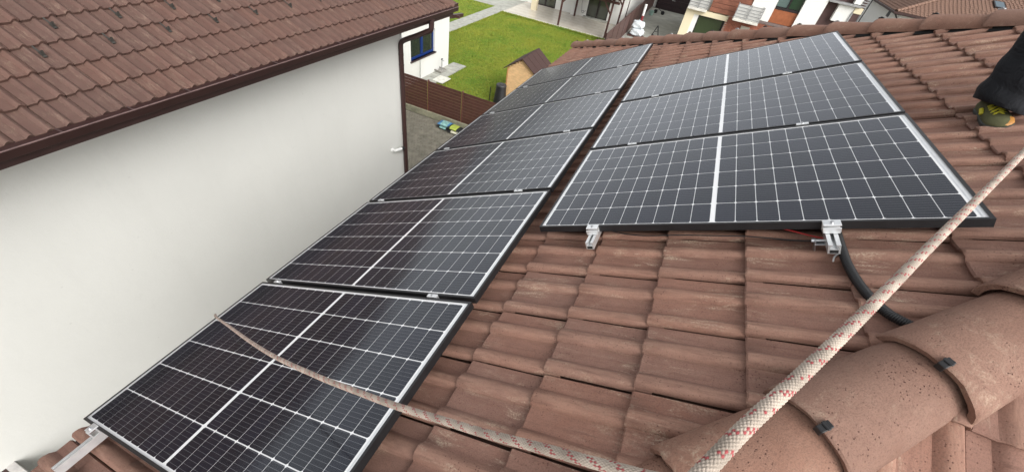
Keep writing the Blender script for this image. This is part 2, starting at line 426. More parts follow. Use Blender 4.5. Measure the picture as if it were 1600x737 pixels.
# decks under the tiles
ap = (HIPF - HIPN) / 2; apY = (HIPF + HIPN) / 2; ez = -.2 * math.tan(TH)
dn = -.19
def deck(name, pts):
    b = MB(); top = [Vector(p) + Vector((0, 0, dn)) for p in pts]; bot = [p - Vector((0, 0, .06)) for p in top]; n = len(pts)
    b.add(top + bot, [tuple(range(n)), tuple(range(2 * n - 1, n - 1, -1))] + [(i, n + i, n + (i + 1) % n, (i + 1) % n) for i in range(n)])
    return hchild(b.build(name, M_DECK))
e0 = -.12
apex = Vector((ap, apY, ap * math.tan(TH)))
far_e = Vector((12, apY, apex.z))
roof_w = deck('roof', [(e0, HIPN + e0, e0 * math.tan(TH)), tuple(apex), (e0, HIPF - e0, e0 * math.tan(TH))])
roof_s = deck('roof', [(e0, HIPN + e0, e0 * math.tan(TH)), (12, HIPN + e0, e0 * math.tan(TH)), tuple(far_e), tuple(apex)])
roof_n = deck('roof', [(e0, HIPF - e0, e0 * math.tan(TH)), tuple(apex), tuple(far_e), (12, HIPF - e0, e0 * math.tan(TH))])
hip_n = ((0, HIPN, 0), Vector((1, -1, 0)))      # near hip, outward normal for the west face
hip_f = ((0, HIPF, 0), Vector((1, 1, 0)))
cand = []
def lay(face, roof, planes, urange, vrange):
    for k in urange:
        u = 2.845 + TE * k - .001
        for j in vrange:
            v = .819 + TW * j
            cs = [face.p(u + a, v + b, NPAN) for a in (0, TL) for b in (0, TW)]
            ds = [[(c - Vector(co)).dot(no) for c in cs] for co, no in planes]
            if any(min(d) > 0 for d in ds): continue
            cut = any(max(d) > 0 for d in ds)
            cen = face.p(u + TE / 2, v + TW / 2, NPAN); pr = project(cen)
            sc = 0
            if pr and -80 < pr[0] < 1680 and -60 < pr[1] < 800: sc = 1000 / (cen - CAM).length ** 2
            if sc and face is WEST and under_panel(cen): sc *= .02
            cand.append((sc, face, roof, planes, u, v, cut))
lay(WEST, roof_w, [hip_n, hip_f], range(-9, 9), range(-14, 30))
lay(SOUTH, roof_s, [((0, HIPN, 0), Vector((-1, 1, 0))), ((6.2, 0, 0), Vector((1, 0, 0)))], range(-4, 5), range(-24, 6))
cand.sort(key=lambda c: -c[0])
rest = bmesh.new(); nt = 0
for idx, (sc, face, roof, planes, u, v, cut) in enumerate(cand):
    jit = Matrix.Translation((random.uniform(-.003, .003), random.uniform(-.0015, .0015), random.uniform(-.002, .002))) @ Matrix.Rotation(random.uniform(-.006, .006), 4, 'Z') @ Matrix.Rotation(random.uniform(-.004, .004), 4, 'Y')
    mw = face.m @ Matrix.Translation((u, v, NPAN))
    if cut:
        me = cut_mesh(tile_bm(idx % 6), face, u, v, planes, M_TILE)
        if me is None: continue
        m2 = mw
    else: me = TILE_MESH[idx % 6]; m2 = mw @ jit
    if nt < 299:
        o = bpy.data.objects.new('roof_tile', me); link(o); o.parent = roof
        o.matrix_basis = roof.matrix_basis.inverted() @ Matrix.Translation(house_off) @ m2; nt += 1
    else:
        tmp = bmesh.new(); tmp.from_mesh(me); tmp.transform(m2); mm = bpy.data.meshes.new('t'); tmp.to_mesh(mm); tmp.free(); rest.from_mesh(mm); bpy.data.meshes.remove(mm)
me = bm_mesh(rest, 'roof_tiles_remaining', M_TILE); o = bpy.data.objects.new('roof_tiles', me); link(o); hchild(o); o['kind'] = 'stuff'
# walls and fascia of the house
hchild(box('wall', (.55, HIPN + .6, GZ), (11.5, HIPF - .6, -.35), M_WALL))
hchild(box('fascia', (-.13, HIPN - .1, -.42), (-.10, HIPF + .1, -.24), M_BROWN))
hchild(box('fascia', (-.13, HIPN - .13, -.42), (11.9, HIPN - .10, -.24), M_BROWN))
hchild(box('soffit', (-.10, HIPN - .1, -.40), (11.9, HIPF + .1, -.36), M_BROWN))

# hip caps: tapered half-round tiles lapped up the hip
def cap_mesh(seed, mat, r0=.140, r1=.113, L=.44, seg=14):
    r = random.Random(seed); b = bmesh.new(); rows = []
    A = R(97); xs = [0, .005, .02, .15, .30, L]
    for i, x in enumerate(xs):
        rad = r0 + (r1 - r0) * x / L
        if i == 0: rad -= .004
        row = []
        for j in range(seg + 1):
            a = -A + 2 * A * j / seg
            y = rad * math.sin(a) * 1.02; z = rad * .76 * math.cos(a)
            row.append(b.verts.new((x + (r.uniform(-.0035, .0035) if i < 2 else 0), y, z + r.uniform(-.0016, .0016))))
        rows.append(row)
    inner = []
    for i in (0, len(xs) - 1):
        inner.append([b.verts.new((v.co.x + (.004 if i == 0 else 0), v.co.y * .87, v.co.z * .83 if v.co.z > 0 else v.co.z)) for v in rows[i]])
    for i in range(len(xs) - 1):
        for j in range(seg): b.faces.new((rows[i][j], rows[i][j + 1], rows[i + 1][j + 1], rows[i + 1][j]))
    for j in range(seg):
        b.faces.new((inner[0][j], inner[0][j + 1], rows[0][j + 1], rows[0][j]))
        b.faces.new((inner[0][j + 1], inner[0][j], inner[1][j], inner[1][j + 1]))
    bmesh.ops.recalc_face_normals(b, faces=list(b.faces))
    return bm_mesh(b, 'hip_cap', mat, 40)
CAPS = [cap_mesh(s, M_CAP) for s in range(5)]
clip_me = MB().box((-.010, -.010, .100), (.028, .010, .1105)).box((-.012, -.010, .085), (-.007, .010, .1105)).box((.004, -.012, .1105), (.016, .012, .115)).mesh('clip', M_RUBBER, None, .002)
clip_me2 = MB().box((-.010, -.010, .100), (.028, .010, .1105)).box((-.012, -.010, .085), (-.007, .010, .1105)).box((.004, -.012, .1105), (.016, .012, .115)).mesh('clip', M_STEEL, None, .002)
def hip_line(O, D, start, count, exposure, lift, caps, parent_fn, clips=True, jit=.004):
    O = Vector(O); D = Vector(D).normalized(); side = Vector((0, 0, 1)).cross(D).normalized(); up = D.cross(side).normalized()
    base = Matrix((D, side, up)).transposed().to_4x4()
    for k in range(count):
        m = base.copy(); tilt = Matrix.Rotation(R(2.2), 4, 'Y'); s = start + k * exposure
        m.translation = O + D * s + up * (lift + .006 * 0)
        m = m @ Matrix.Translation((0, random.uniform(-jit, jit), 0)) @ Matrix.Rotation(random.uniform(-.012, .012), 4, 'Z') @ tilt
        o = bpy.data.objects.new('hip_cap', caps[k % len(caps)]); link(o); o.matrix_world = m; parent_fn(o)
        if clips:
            c = share('clip', clip_me2 if k % 3 == 1 else clip_me, o, (.0, random.uniform(-.015, .015), .004))
def hip_parent(o):
    o.parent = house; o.location = o.location + house_off
TZ = math.tan(TH)
hip_line((0, HIPN, 0), (1, 1, TZ), 3.245, 9, .395, -.150, CAPS, hip_parent)
hip_line((0, HIPN, 0), (1, 1, TZ), 3.245 - .395 * 8, 8, .395, -.150, CAPS, hip_parent)
hip_line((0, HIPF, 0), (1, -1, TZ), -.15, 20, .388, -.128, CAPS, hip_parent)
def hip_roll(O, D):
    O = Vector(O); D = Vector(D).normalized(); side = Vector((0, 0, 1)).cross(D).normalized(); up = D.cross(side)
    b = MB(); pr = [(-.135, -.175), (-.10, -.125), (0, -.09), (.10, -.125), (.135, -.175)]; L = ap * math.sqrt(2 + TZ * TZ)
    a = [O + D * -.1 + side * y + up * z for y, z in pr]; c = [O + D * L + side * y + up * z for y, z in pr]
    b.add(a + c, [(i, i + 1, 6 + i, 5 + i) for i in range(4)]); hchild(b.build('hip_roll', M_BLACK))
hip_roll((0, HIPF, 0), (1, -1, TZ))

# ================================================================ SOLAR PANELS
LIP, FH = .012, .035
PL, PW = LV + 2 * LIP, PWV + 2 * LIP
def frame_mesh():
    b = MB(); 
    def bx(a, c): b.box(a, c)
    bx((0, 0, -FH), (PL, .0022, 0)); bx((0, PW - .0022, -FH), (PL, PW, 0)); bx((0, .0022, -FH), (.0022, PW - .0022, 0)); bx((PL - .0022, .0022, -FH), (PL, PW - .0022, 0))
    bx((.0022, .0022, -.0022), (PL - .0022, LIP, -.0003)); bx((.0022, PW - LIP, -.0022), (PL - .0022, PW - .0022, -.0003))
    bx((.0022, LIP, -.0022), (LIP, PW - LIP, -.0003)); bx((PL - LIP, LIP, -.0022), (PL - .0022, PW - LIP, -.0003))
    bx((.0022, .0022, -FH), (PL - .0022, .028, -FH + .002)); bx((.0022, PW - .028, -FH), (PL - .0022, PW - .0022, -FH + .002))
    return b.mesh('frame', M_FRAME, None, 0)
FRAME = frame_mesh()
GLASS = MB().add([(.006, .006, -.0024), (PL - .006, .006, -.0024), (PL - .006, PW - .006, -.0024), (.006, PW - .006, -.0024)], [(0, 1, 2, 3)]).mesh('glass', M_GLASS, None)
BACK = MB().box((.004, .004, -.0085), (PL - .004, PW - .004, -.0055)).mesh('backsheet', M_WHITESHEET, None)
mu0, mu1, mid = .015, .024, .019
PU = (LV - mu0 - mu1 - mid) / 20; PV_ = (PWV - .018) / 6; gu, gv = .0032, .0048
cw, chh = PU - gu, PV_ - gv
def cell_geo(b, x, y, z0, z1):
    ch = .0055; a, c = cw / 2, chh / 2
    poly = [(-a + ch, -c), (a - ch, -c), (a, -c + ch), (a, c - ch), (a - ch, c), (-a + ch, c), (-a, c - ch), (-a, -c + ch)]
    k = len(b.v); b.v += [(x + p[0], y + p[1], z1) for p in poly] + [(x + p[0], y + p[1], z0) for p in poly]
    b.f.append(tuple(k + i for i in range(8))); b.uv += [(p[0], p[1] + chh / 2 + .0091 * .5) for p in poly]
    for i in range(8): j = (i + 1) % 8; b.f.append((k + i, k + 8 + i, k + 8 + j, k + j)); b.uv += [(.005, .0045)] * 4
def cell_mesh(b, name):
    me = bpy.data.meshes.new(name); me.from_pydata(b.v, [], b.f); uv = me.uv_layers.new(name='UVMap')
    uv.data.foreach_set('uv', [c for p in b.uv for c in p]); me.materials.append(M_CELL); return me
_b = MB(); cell_geo(_b, 0, 0, 0, .0008); CELL = cell_mesh(_b, 'cell')
spots = []
for i in range(20):
    for j in range(6):
        spots.append((LIP + mu0 + (i + .5) * PU + (mid if i >= 10 else 0), LIP + .009 + (j + .5) * PV_))
_b = MB()
for x, y in spots: cell_geo(_b, x, y, 0, .0008)
CELLS = cell_mesh(_b, 'cells')
RIB = MB().box((LIP + .004, LIP + .01, -.0054), (LIP + .008, PW - LIP - .01, -.0050)).box((PL - LIP - .016, LIP + .01, -.0054), (PL - LIP - .011, PW - LIP - .01, -.0050)).mesh('ribbon', M_ALU)
REAR = MB().box((.003, .003, -.0098), (PL - .003, PW - .003, -.0087)).mesh('bounce_blocker', M_RUBBER)  # black sheet added to stop light bouncing off the backsheet onto the tiles
JB = MB().box((PL / 2 - .05, PW / 2 - .04, -.028), (PL / 2 + .05, PW / 2 + .04, -.0099)).mesh('junction_box', M_RUBBER)
low_lab = ['nearest solar panel at the lower left, with the rope lying across it', 'second solar panel from the camera in the long lower row', 'third solar panel from the camera in the long lower row',
           'fourth solar panel from the camera in the long lower row', 'fifth solar panel from the camera, next to last in the lower row', 'farthest solar panel of the lower row, next to the far hip caps']
up_lab = ['nearest solar panel of the three in the upper row, above bare tiles', 'middle solar panel of the three in the upper row', 'farthest solar panel of the three in the upper row']
def panel(u, v, label, single):
    p = empty('solar_panel'); p.matrix_world = WEST.m @ Matrix.Translation((u - LIP, v - LIP, random.uniform(-.0008, .0008)))
    tag(p, label, 'solar panel', 'black framed solar panels on the tiled roof')
    share('frame', FRAME, p); g = share('glass', GLASS, p); bs = share('backsheet', BACK, p); share('ribbon', RIB, bs); share('junction_box', JB, p); share('bounce_blocker', REAR, p)
    if single:
        for x, y in spots: share('cell', CELL, bs, (x, y, -.0053))
    else:
        c = share('cells', CELLS, bs, (0, 0, -.0053)); c['kind'] = 'stuff'
for i in range(6): panel(0, i * PP, low_lab[i], i < 4)
for i in range(3): panel(U2, V2 + i * PP, up_lab[i], True)

# ---------------------------------------------------------------- mounting rails with clamps and roof hooks
def rail_profile():
    # 40 x 40 mm extrusion with a slot on top
    return [(-.02, -.04), (.02, -.04), (.02, 0), (.006, 0), (.006, -.006), (.014, -.006), (.014, -.02), (-.014, -.02), (-.014, -.006), (-.006, -.006), (-.006, 0), (-.02, 0)]
def rail(u, v0, v1, label, joints, near_end, hooks):
    r = empty('mounting_rail'); r.matrix_world = WEST.m @ Matrix.Translation((u, v0, -FH - .001)); tag(r, label, 'rail', 'aluminium rails under the panels')
    b = MB(); L = v1 - v0; pr = rail_profile(); n = len(pr); k = 0
    b.v += [(x, 0, z) for x, z in pr] + [(x, L, z) for x, z in pr]
    for i in range(n): j = (i + 1) % n; b.f.append((i, j, n + j, n + i))
    for q in ((0, 1, 2, 3, 4, 5, 6), (11, 0, 7, 8, 9, 10)): pass
    # end faces as thin walls: bottom, sides, lips
    for e in (0, n):
        for q in ((1, 2, 3, 4, 5, 6), (0, 11, 10, 9, 8, 7)): b.f.append(tuple(e + i for i in q))
    for e, y in ((0, 0), (n, L)):
        b.f.append((e + 0, e + 1, e + 6, e + 7))
    ch = b.build('channel', M_ALU, r)
    # black block on the closed sawn end, imitating the shade of a hollow
    box('chamber_shade', (-.0135, -.0008, -.037), (.0135, .002, -.0225), M_BLACK, ch)
    for vj in joints:
        c = MB().box((-.030, -.011, FH + .0005), (.030, .011, FH + .006)).box((-.030, -.008, 0), (.030, .008, FH + .001)).build('clamp', M_ALU, r, None, .0012, loc=(0, vj - v0, .001))
        MB().lathe([(.0065, 0), (.0065, .006), (.0045, .0062)], 8).build('bolt', M_STEEL, c, loc=(0, 0, FH + .006))
    c = MB().box((-.030, -.030, FH - .003), (.030, .010, FH + .004)).box((-.030, -.006, 0), (.030, .000, FH)).box((-.028, -.034, 0), (.028, -.006, .006)).box((-.030, -.034, .006), (.030, -.028, FH - .008)).build('end_clamp', M_ALU, r, None, .0015, loc=(0, near_end - v0, .001))
    MB().lathe([(.0065, 0), (.0065, .007), (.0045, .0075)], 8).build('bolt', M_STEEL, c, loc=(0, -.014, FH + .004))
    for vh in hooks:
        h = MB().box((-.055, -.015, -.10), (-.049, .015, -.028)).box((-.055, -.015, -.10), (.16, .015, -.095)).box((-.055, -.018, -.045), (-.020, .018, -.039)).build('roof_hook', M_STEEL, r, None, .001, loc=(0, vh - v0, 0))
        MB().tube([(-.062, 0, -.03), (-.018, 0, -.03)], .005, 8).build('bolt', M_STEEL, h); MB().tube([(-.064, 0, -.03), (-.055, 0, -.03)], .009, 6).build('nut', M_STEEL, h)
jl = [i * PP - PGAP / 2 for i in range(1, 6)]; ju = [V2 + i * PP - PGAP / 2 for i in (1, 2)]
rail(.15, -.20, 6.45, 'aluminium rail along the eave, its end sticking out below the nearest panel', jl, -LIP, [.9, 1.9, 2.9, 3.9, 4.9, 5.9])
rail(1.497, -.05, 6.45, 'aluminium rail hidden under the upper side of the long lower panel row', jl, -LIP, [.9, 1.9, 2.9, 3.9, 4.9, 5.9])
rail(2.155, V2 - .115, 4.95, 'rail end under the lower left corner of the upper panel row', ju, V2 - LIP, [1.78, 2.6, 3.5, 4.4])
rail(3.145, V2 - .125, 4.95, 'rail end with bolted hook beside the black conduit', ju, V2 - LIP, [1.625, 2.6, 3.5, 4.4])

# ---------------------------------------------------------------- cables, conduit, clip
def catmull(pts, n):
    P = [Vector(p) for p in pts]; P = [P[0] * 2 - P[1]] + P + [P[-1] * 2 - P[-2]]; out = []
    for i in range(1, len(P) - 2):
        for k in range(n):
            t = k / n; a, b, c, d = P[i - 1], P[i], P[i + 1], P[i + 2]
            out.append(.5 * (2 * b + (c - a) * t + (2 * a - 5 * b + 4 * c - d) * t * t + (3 * b - a - 3 * c + d) * t ** 3))
    out.append(P[-2]); return out
def resample(pts, step):
    pts = [Vector(p) for p in pts]; d = [0]
    for a, b in zip(pts, pts[1:]): d.append(d[-1] + (b - a).length)
    n = max(2, int(d[-1] / step)); out = []; j = 0
    for i in range(n + 1):
        s = d[-1] * i / n
        while j < len(d) - 2 and d[j + 1] < s: j += 1
        t = (s - d[j]) / max(1e-9, d[j + 1] - d[j]); out.append(pts[j].lerp(pts[j + 1], t))
    return out
cp = [WEST.p(*q) for q in [(3.185, 1.85, -.085), (3.178, 1.72, -.088), (3.180, 1.603, -.095), (3.184, 1.492, -.095), (3.204, 1.366, -.094), (3.243, 1.258, -.094), (3.292, 1.207, -.098), (3.345, 1.172, -.112), (3.38, 1.15, -.118)]]
cps = resample(catmull(cp, 12), .0022)
co = MB().tube(cps, [.0165 if (i % 3) else .0138 for i in range(len(cps))], 12).build('corrugated_conduit', M_RUBBER, None, 60)
tag(co, 'black corrugated conduit curving from the rail end to the near hip cap', 'conduit')
c1 = MB().tube(catmull([WEST.p(*q) for q in [(2.75, 1.90, -.065), (2.90, 1.76, -.062), (3.02, 1.70, -.068), (3.10, 1.668, -.078), (3.165, 1.66, -.088)]], 8), .003, 8).build('red_cable', M_RED, None, 60)
tag(c1, 'thin red cable hanging under the upper row beside the hooked rail end', 'cable')
c2 = MB().tube(catmull([WEST.p(*q) for q in [(2.0, 1.85, -.06), (2.3, 1.70, -.078), (2.6, 1.695, -.085), (2.85, 1.69, -.09), (3.05, 1.66, -.092), (3.165, 1.67, -.09)]], 8), .003, 8).build('black_cable', M_RUBBER, None, 60)
tag(c2, 'thin black cable sagging below the front edge of the upper row', 'cable')
c3 = MB().tube(catmull([WEST.p(*q) for q in [(3.143, 1.534, -.103), (3.148, 1.553, -.098), (3.157, 1.568, -.097), (3.170, 1.576, -.099), (3.180, 1.577, -.105)]], 5), .0035, 8).build('metal_offcut', M_ALU, None, 60)
tag(c3, 'small bent silver metal offcut lying on a tile beside the conduit', 'offcut')

# ---------------------------------------------------------------- ropes
M_ROPE = NT('braided_rope'); at = M_ROPE.new('ShaderNodeAttribute'); at.attribute_name = 'fibre'
_n = M_ROPE.noise(M_ROPE.coords('Object', rand=False), 900, 3, .7)
M_ROPE = M_ROPE.fin(M_ROPE.mix(M_ROPE.math('MULTIPLY', _n, .25), at.outputs['Color'], (.34, .27, .19)), .9, M_ROPE.bump(_n, .3, .0008), 0, .15)
def rope(name, pts, label, r=.0056, step=.0010, n=64):
    P = resample(catmull(pts, 30), step); N = len(P); vs = np.zeros((N, n, 3)); col = np.zeros((N, n, 4)); ref = None
    K = 12; pitch = .054; th = np.arange(n) / n * 2 * np.pi
    for i, p in enumerate(P):
        d = (P[min(i + 1, N - 1)] - P[max(i - 1, 0)]).normalized()
        if ref is None: ref = Vector((0, 0, 1)) if abs(d.z) < .8 else Vector((1, 0, 0))
        a = d.cross(ref).normalized(); ref = a.cross(d).normalized()
        s = i * step
        A = K * (th / (2 * np.pi) + s / pitch); B = K * (th / (2 * np.pi) - s / pitch)
        fa = A - np.floor(A); fb = B - np.floor(B)
        over = ((np.floor(A) + np.floor(B)) % 2) == 0
        f1 = np.where(over, fa, fb); f2 = np.where(over, fb, fa)
        hgt = np.sin(np.pi * f1) ** .7 * (0.55 + .45 * np.sin(np.pi * f2))
        rad = r * (.80 + .22 * hgt)
        ids = np.where(over, np.floor(A) % K, np.floor(B) % K)
        ia, ib = np.floor(A) % K, np.floor(B) % K
        hsh = np.abs(np.sin(np.floor(A) * 12.9898 + np.floor(B) * 78.233) * 43758.5453) % 1.0
        red = over & ((ia == 0) | (ia == 1) | (ia == 6) | (ia == 7)) & (hsh < .68)
        hgt = hgt * (.80 + .2 * hsh)
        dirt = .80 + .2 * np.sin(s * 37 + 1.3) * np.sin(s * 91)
        cream = np.stack([np.full(n, .67), np.full(n, .57), np.full(n, .48)], 1) * (.42 + .58 * hgt[:, None]) * dirt  # strand colour darkens into the gaps, painting the shade of the braid
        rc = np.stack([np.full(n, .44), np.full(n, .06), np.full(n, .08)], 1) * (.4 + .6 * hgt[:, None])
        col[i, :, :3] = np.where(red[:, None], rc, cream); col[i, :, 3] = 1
        av, rv, pp = np.array(a), np.array(ref), np.array(p)
        vs[i] = pp + rad[:, None] * (np.cos(th)[:, None] * av + np.sin(th)[:, None] * rv)
    I, J = np.meshgrid(np.arange(N - 1), np.arange(n), indexing='ij'); J2 = (J + 1) % n
    f = np.stack([I * n + J, I * n + J2, (I + 1) * n + J2, (I + 1) * n + J], -1).reshape(-1, 4)
    me = bpy.data.meshes.new(name); me.from_pydata(vs.reshape(-1, 3).tolist(), [], f.tolist())
    ca = me.color_attributes.new('fibre', 'FLOAT_COLOR', 'POINT'); ca.data.foreach_set('color', col.reshape(-1).tolist())
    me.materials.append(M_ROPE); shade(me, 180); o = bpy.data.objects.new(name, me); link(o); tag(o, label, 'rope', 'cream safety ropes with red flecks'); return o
rope('safety_rope', [(-.10, .70, -.6), (-.055, .703, -.12), (-.018, .702, .004), (.12, .648, .145), (.705, .462, .696), (1.063, .354, 1.009), (1.332, .279, 1.241), (1.561, .233, 1.415), (1.711, .204, 1.539), (1.817, .183, 1.631), (1.905, .171, 1.702), (1.973, .158, 1.766), (2.043, .143, 1.842), (2.088, .134, 1.888), (2.121, .130, 1.916), (2.146, .126, 1.936), (2.185, .108, 1.945), (2.19, .065, 1.97), (2.14, .035, 2.015), (2.09, .038, 2.03)],
     'cream red-flecked rope running from the nearest panel to the bottom edge', step=.0013)
rope('safety_rope', [(3.735, 2.75, 2.74), (3.60, 2.53, 2.60), (3.40, 2.22, 2.42), (3.17, 1.84, 2.24), (2.925, 1.417, 2.096), (2.789, 1.183, 2.039), (2.683, 1.003, 2.015), (2.521, .737, 2.006), (2.375, .500, 2.013), (2.312, .397, 2.018), (2.247, .291, 2.022), (2.194, .206, 2.025), (2.153, .142, 2.028), (2.128, .100, 2.030), (2.114, .077, 2.032), (2.09, .04, 2.03)],
     'taut red-flecked rope slanting from the right edge over the near hip caps', step=.0010)

# ================================================================ NEIGHBOUR HOUSE
NX, NZ, NP = -3.17, -.124, R(25.5); NC, NS = math.cos(NP), math.sin(NP); NEND = 8.90
nbh = tag(empty('neighbour_house', (-6, 3, GZ)), 'large white rendered house beside the panels, with brown tiled roof and long gutter', 'house')
noff = -Vector((-6, 3, GZ))
def nchild(o, parent=None):
    o.parent = parent or nbh
    if parent is None: o.location = o.location + noff
    return o
NF = Face((NX, 0, NZ), (-NC, 0, NS), (0, -1, 0))
NRISE = 4.6; T2 = math.tan(NP)
def ndeck(pts):
    b = MB(); n = len(pts); top = [Vector(p) - Vector((0, 0, .03)) for p in pts]; bot = [p - Vector((0, 0, .08)) for p in top]
    b.add(top + bot, [tuple(range(n)), tuple(range(2 * n - 1, n - 1, -1))] + [(i, n + i, n + (i + 1) % n, (i + 1) % n) for i in range(n)]); return nchild(b.build('roof', M_NTILE))
nz = lambda d: NZ + d * T2
nroof = ndeck([(NX, NEND, nz(0)), (NX - NRISE, NEND - NRISE, nz(NRISE)), (NX - NRISE, -6, nz(NRISE)), (NX, -6, nz(0))])
ndeck([(NX, NEND, nz(0)), (NX - 2 * NRISE, NEND, nz(0)), (NX - NRISE, NEND - NRISE, nz(NRISE))])
ndeck([(NX - NRISE, -6, nz(NRISE)), (NX - NRISE, NEND - NRISE, nz(NRISE)), (NX - 2 * NRISE, NEND, nz(0)), (NX - 2 * NRISE, -6, nz(0))])
nhip = ((NX, NEND, 0), Vector((-1, 1, 0))); nw = .3005 * 1.028; nt2 = 0
for k in range(10):
    for j in range(36):
        u = -.03 + .333 * k; v = -NEND + .012 + nw * j
        y = -v
        if y < -1.2: continue
        cs = [NF.p(u + a, v + b, 0) for a in (0, TL) for b in (0, nw)]
        ds = [(c - Vector(nhip[0])).dot(nhip[1]) for c in cs]
        if min(ds) > 0 or nt2 >= 298: continue
        mw = NF.m @ Matrix.Translation((u, v, 0))
        if max(ds) > 0:
            me = cut_mesh(tile_bm(20 + j % 4, 1.028, .034, .034), NF, u, v, [nhip], M_NTILE)
            if me is None: continue
        else:
            me = NTILE_MESH[(j * 3 + k) % 4]; mw = mw @ Matrix.Translation((random.uniform(-.002, .002), 0, random.uniform(-.001, .001)))
        o = bpy.data.objects.new('roof_tile', me); link(o); o.parent = nroof; o.matrix_basis = nroof.matrix_basis.inverted() @ Matrix.Translation(noff) @ mw; nt2 += 1
NCAPS = [cap_mesh(s + 9, M_NTILE, .12, .10) for s in range(3)]
def npar(o): o.parent = nbh; o.location = o.location + noff
hip_line((NX, NEND, NZ), (-1, -1, T2), .0, 16, .385, .02, NCAPS, npar, False)
# snow guards
sg = MB().box((-.01, -.008, .024), (.16, .008, .0265)).add([(-.015, -.016, .026), (-.015, .016, .026), (.04, .016, .026), (.04, -.016, .026), (.000, -.010, .085), (.000, .010, .085)], [(0, 1, 5, 4), (2, 3, 4, 5), (1, 2, 5), (3, 0, 4), (0, 3, 2, 1)]).box((-.035, -.016, .024), (-.015, .016, .034)).mesh('snow_guard', M_STEEL if False else simple('weathered_zinc', (.055, .052, .046), .6, .3), None)
for k in range(11):
    for s, y0 in ((.83, 1.97), (1.165, 2.29)):
        o = bpy.data.objects.new('snow_guard', sg); link(o); o.parent = nroof
        yy = y0 + .63 * k - .63
        if yy < 8.2 - s: o.matrix_basis = nroof.matrix_basis.inverted() @ Matrix.Translation(noff) @ NF.m @ Matrix.Translation((s, -yy, 0))
        else: bpy.data.objects.remove(o)
# wall, soffit, gutter, downpipe
WX, WEND = -3.98, 8.035
nchild(box('wall', (WX - 8, -6, GZ), (WX, WEND, -.33), M_WALL))
nchild(box('soffit', (NX - 8.4, -6, -.30), (NX + .01, NEND - .02, -.26), M_BROWN))
nchild(box('fascia', (NX + .0, -6, -.31), (NX + .025, NEND, -.13), M_BROWN)); nchild(box('fascia', (NX - 9, NEND - .005, -.31), (NX, NEND + .02, -.13), M_BROWN))
gb = MB(); prof = []
gc, gr_ = (NX + .092, -.172), .06
outer = [(NX + .032, -.105), (NX + .032, -.183), (NX + .050, -.200), (NX + .128, -.200), (NX + .146, -.186), (NX + .150, -.118), (NX + .156, -.112), (NX + .156, -.106), (NX + .146, -.106)]
inner_ = [(NX + .146, -.116), (NX + .142, -.182), (NX + .126, -.195), (NX + .052, -.195), (NX + .036, -.181), (NX + .036, -.105)]
nchild(box('gutter_shade', (NX + .038, -6, -.1945), (NX + .139, NEND, -.150), simple('gutter_shade', (.018, .014, .011), .95)))  # near-black fill that paints the shade inside the gutter
pl = outer + inner_; gb.prism(pl, 1, -6, NEND + .02); gut = nchild(gb.build('gutter', M_BROWN, None, 50)); nchild(MB().tube([(NX + .151, -6, -.104), (NX + .151, NEND + .02, -.104)], .0075, 8).build('gutter_bead', simple('brown_bead_highlight', (.13, .085, .08), .25), None, 50))  # bead coloured paler than the gutter to paint a highlight along the rim
for k in range(16):
    yb = -1.0 + k * .62
    o = MB().bar((NX + .034, yb, -.103), (NX + .150, yb, -.103), .018, .003).build('gutter_bracket', M_BROWN); nchild(o)
dp = resample(catmull([(gc[0], 7.89, -.19), (gc[0], 7.89, -.33), (gc[0] - .02, 7.89, -.42), (gc[0] - .12, 7.89, -.48), (-3.45, 7.90, -.62), (-3.78, 7.92, -.79), (-3.90, 7.93, -.88), (-3.925, 7.93, -.98), (-3.925, 7.93, -1.2), (-3.925, 7.93, -2.5), (-3.925, 7.93, GZ + .1)], 10), .03)
dpo = nchild(MB().tube(dp, .056, 14).build('downpipe', M_BROWN, None, 60))
for z in (-1.4, -3.2, -5.0): nchild(MB().tube([(-3.925, 7.93, z), (-3.925, 7.93, z + .03)], .061, 14).bar((-3.99, 7.93, z + .015), (-3.925, 7.93, z + .015), .02, .02).build('pipe_bracket', M_BROWN))
for z in (-1.12,): nchild(MB().tube([(-3.925, 7.93, z), (-3.925, 7.93, z - .06)], .060, 14).build('pipe_sleeve', M_BROWN))
nchild(box('wall_trim', (WX + .002, WEND - .05, GZ), (WX + .012, WEND + .004, -.35), simple('grey_corner_trim', (.55, .54, .52), .7)))

# security camera on the wall
sc_ = tag(empty('security_camera', (WX, 7.44, -3.46)), 'white security camera with black hood on the white wall near the downpipe', 'camera')
MW = simple('white_plastic', (.80, .80, .78), .35, 0, .04)
MB().tube([(.0, 0, 0), (.03, 0, 0)], .055, 18).build('base', MW, sc_, 40)
MB().tube([(.03, 0, 0), (.075, .03, 0), (.095, .07, -.01)], .018, 10).build('arm', MW, sc_, 60)
MB().tube([(.095, -.0, .005), (.095, .03, -.001), (.100, .27, -.055)], [.03, .036, .036], 16).build('body', MW, sc_, 50)
MB().tube([(.100, .262, -.053), (.102, .30, -.062), (.104, .36, -.076), (.105, .40, -.085)], [.040, .045, .036, .020], 16).build('hood', M_RUBBER, sc_, 50)

# low wall with coping between the two houses
gw = tag(empty('garden_wall', (-4, -.9, GZ)), 'low white wall with pale coping and brown edge at the lower left corner', 'wall')
box('wall_body', (-.01, -.30, 0), (3.5, .22, 1.43), M_WALL2, gw)
box('band', (-.01, .09, 1.43), (3.5, .155, 1.48), M_BROWN, gw); box('coping', (-.01, .158, 1.43), (3.5, .25, 1.49), simple('pale_coping', (.50, .48, .46), .6), gw, .004)
MB().box((.33, .10, 1.49), (.40, .16, 1.505)).build('bracket', M_ALU, gw)

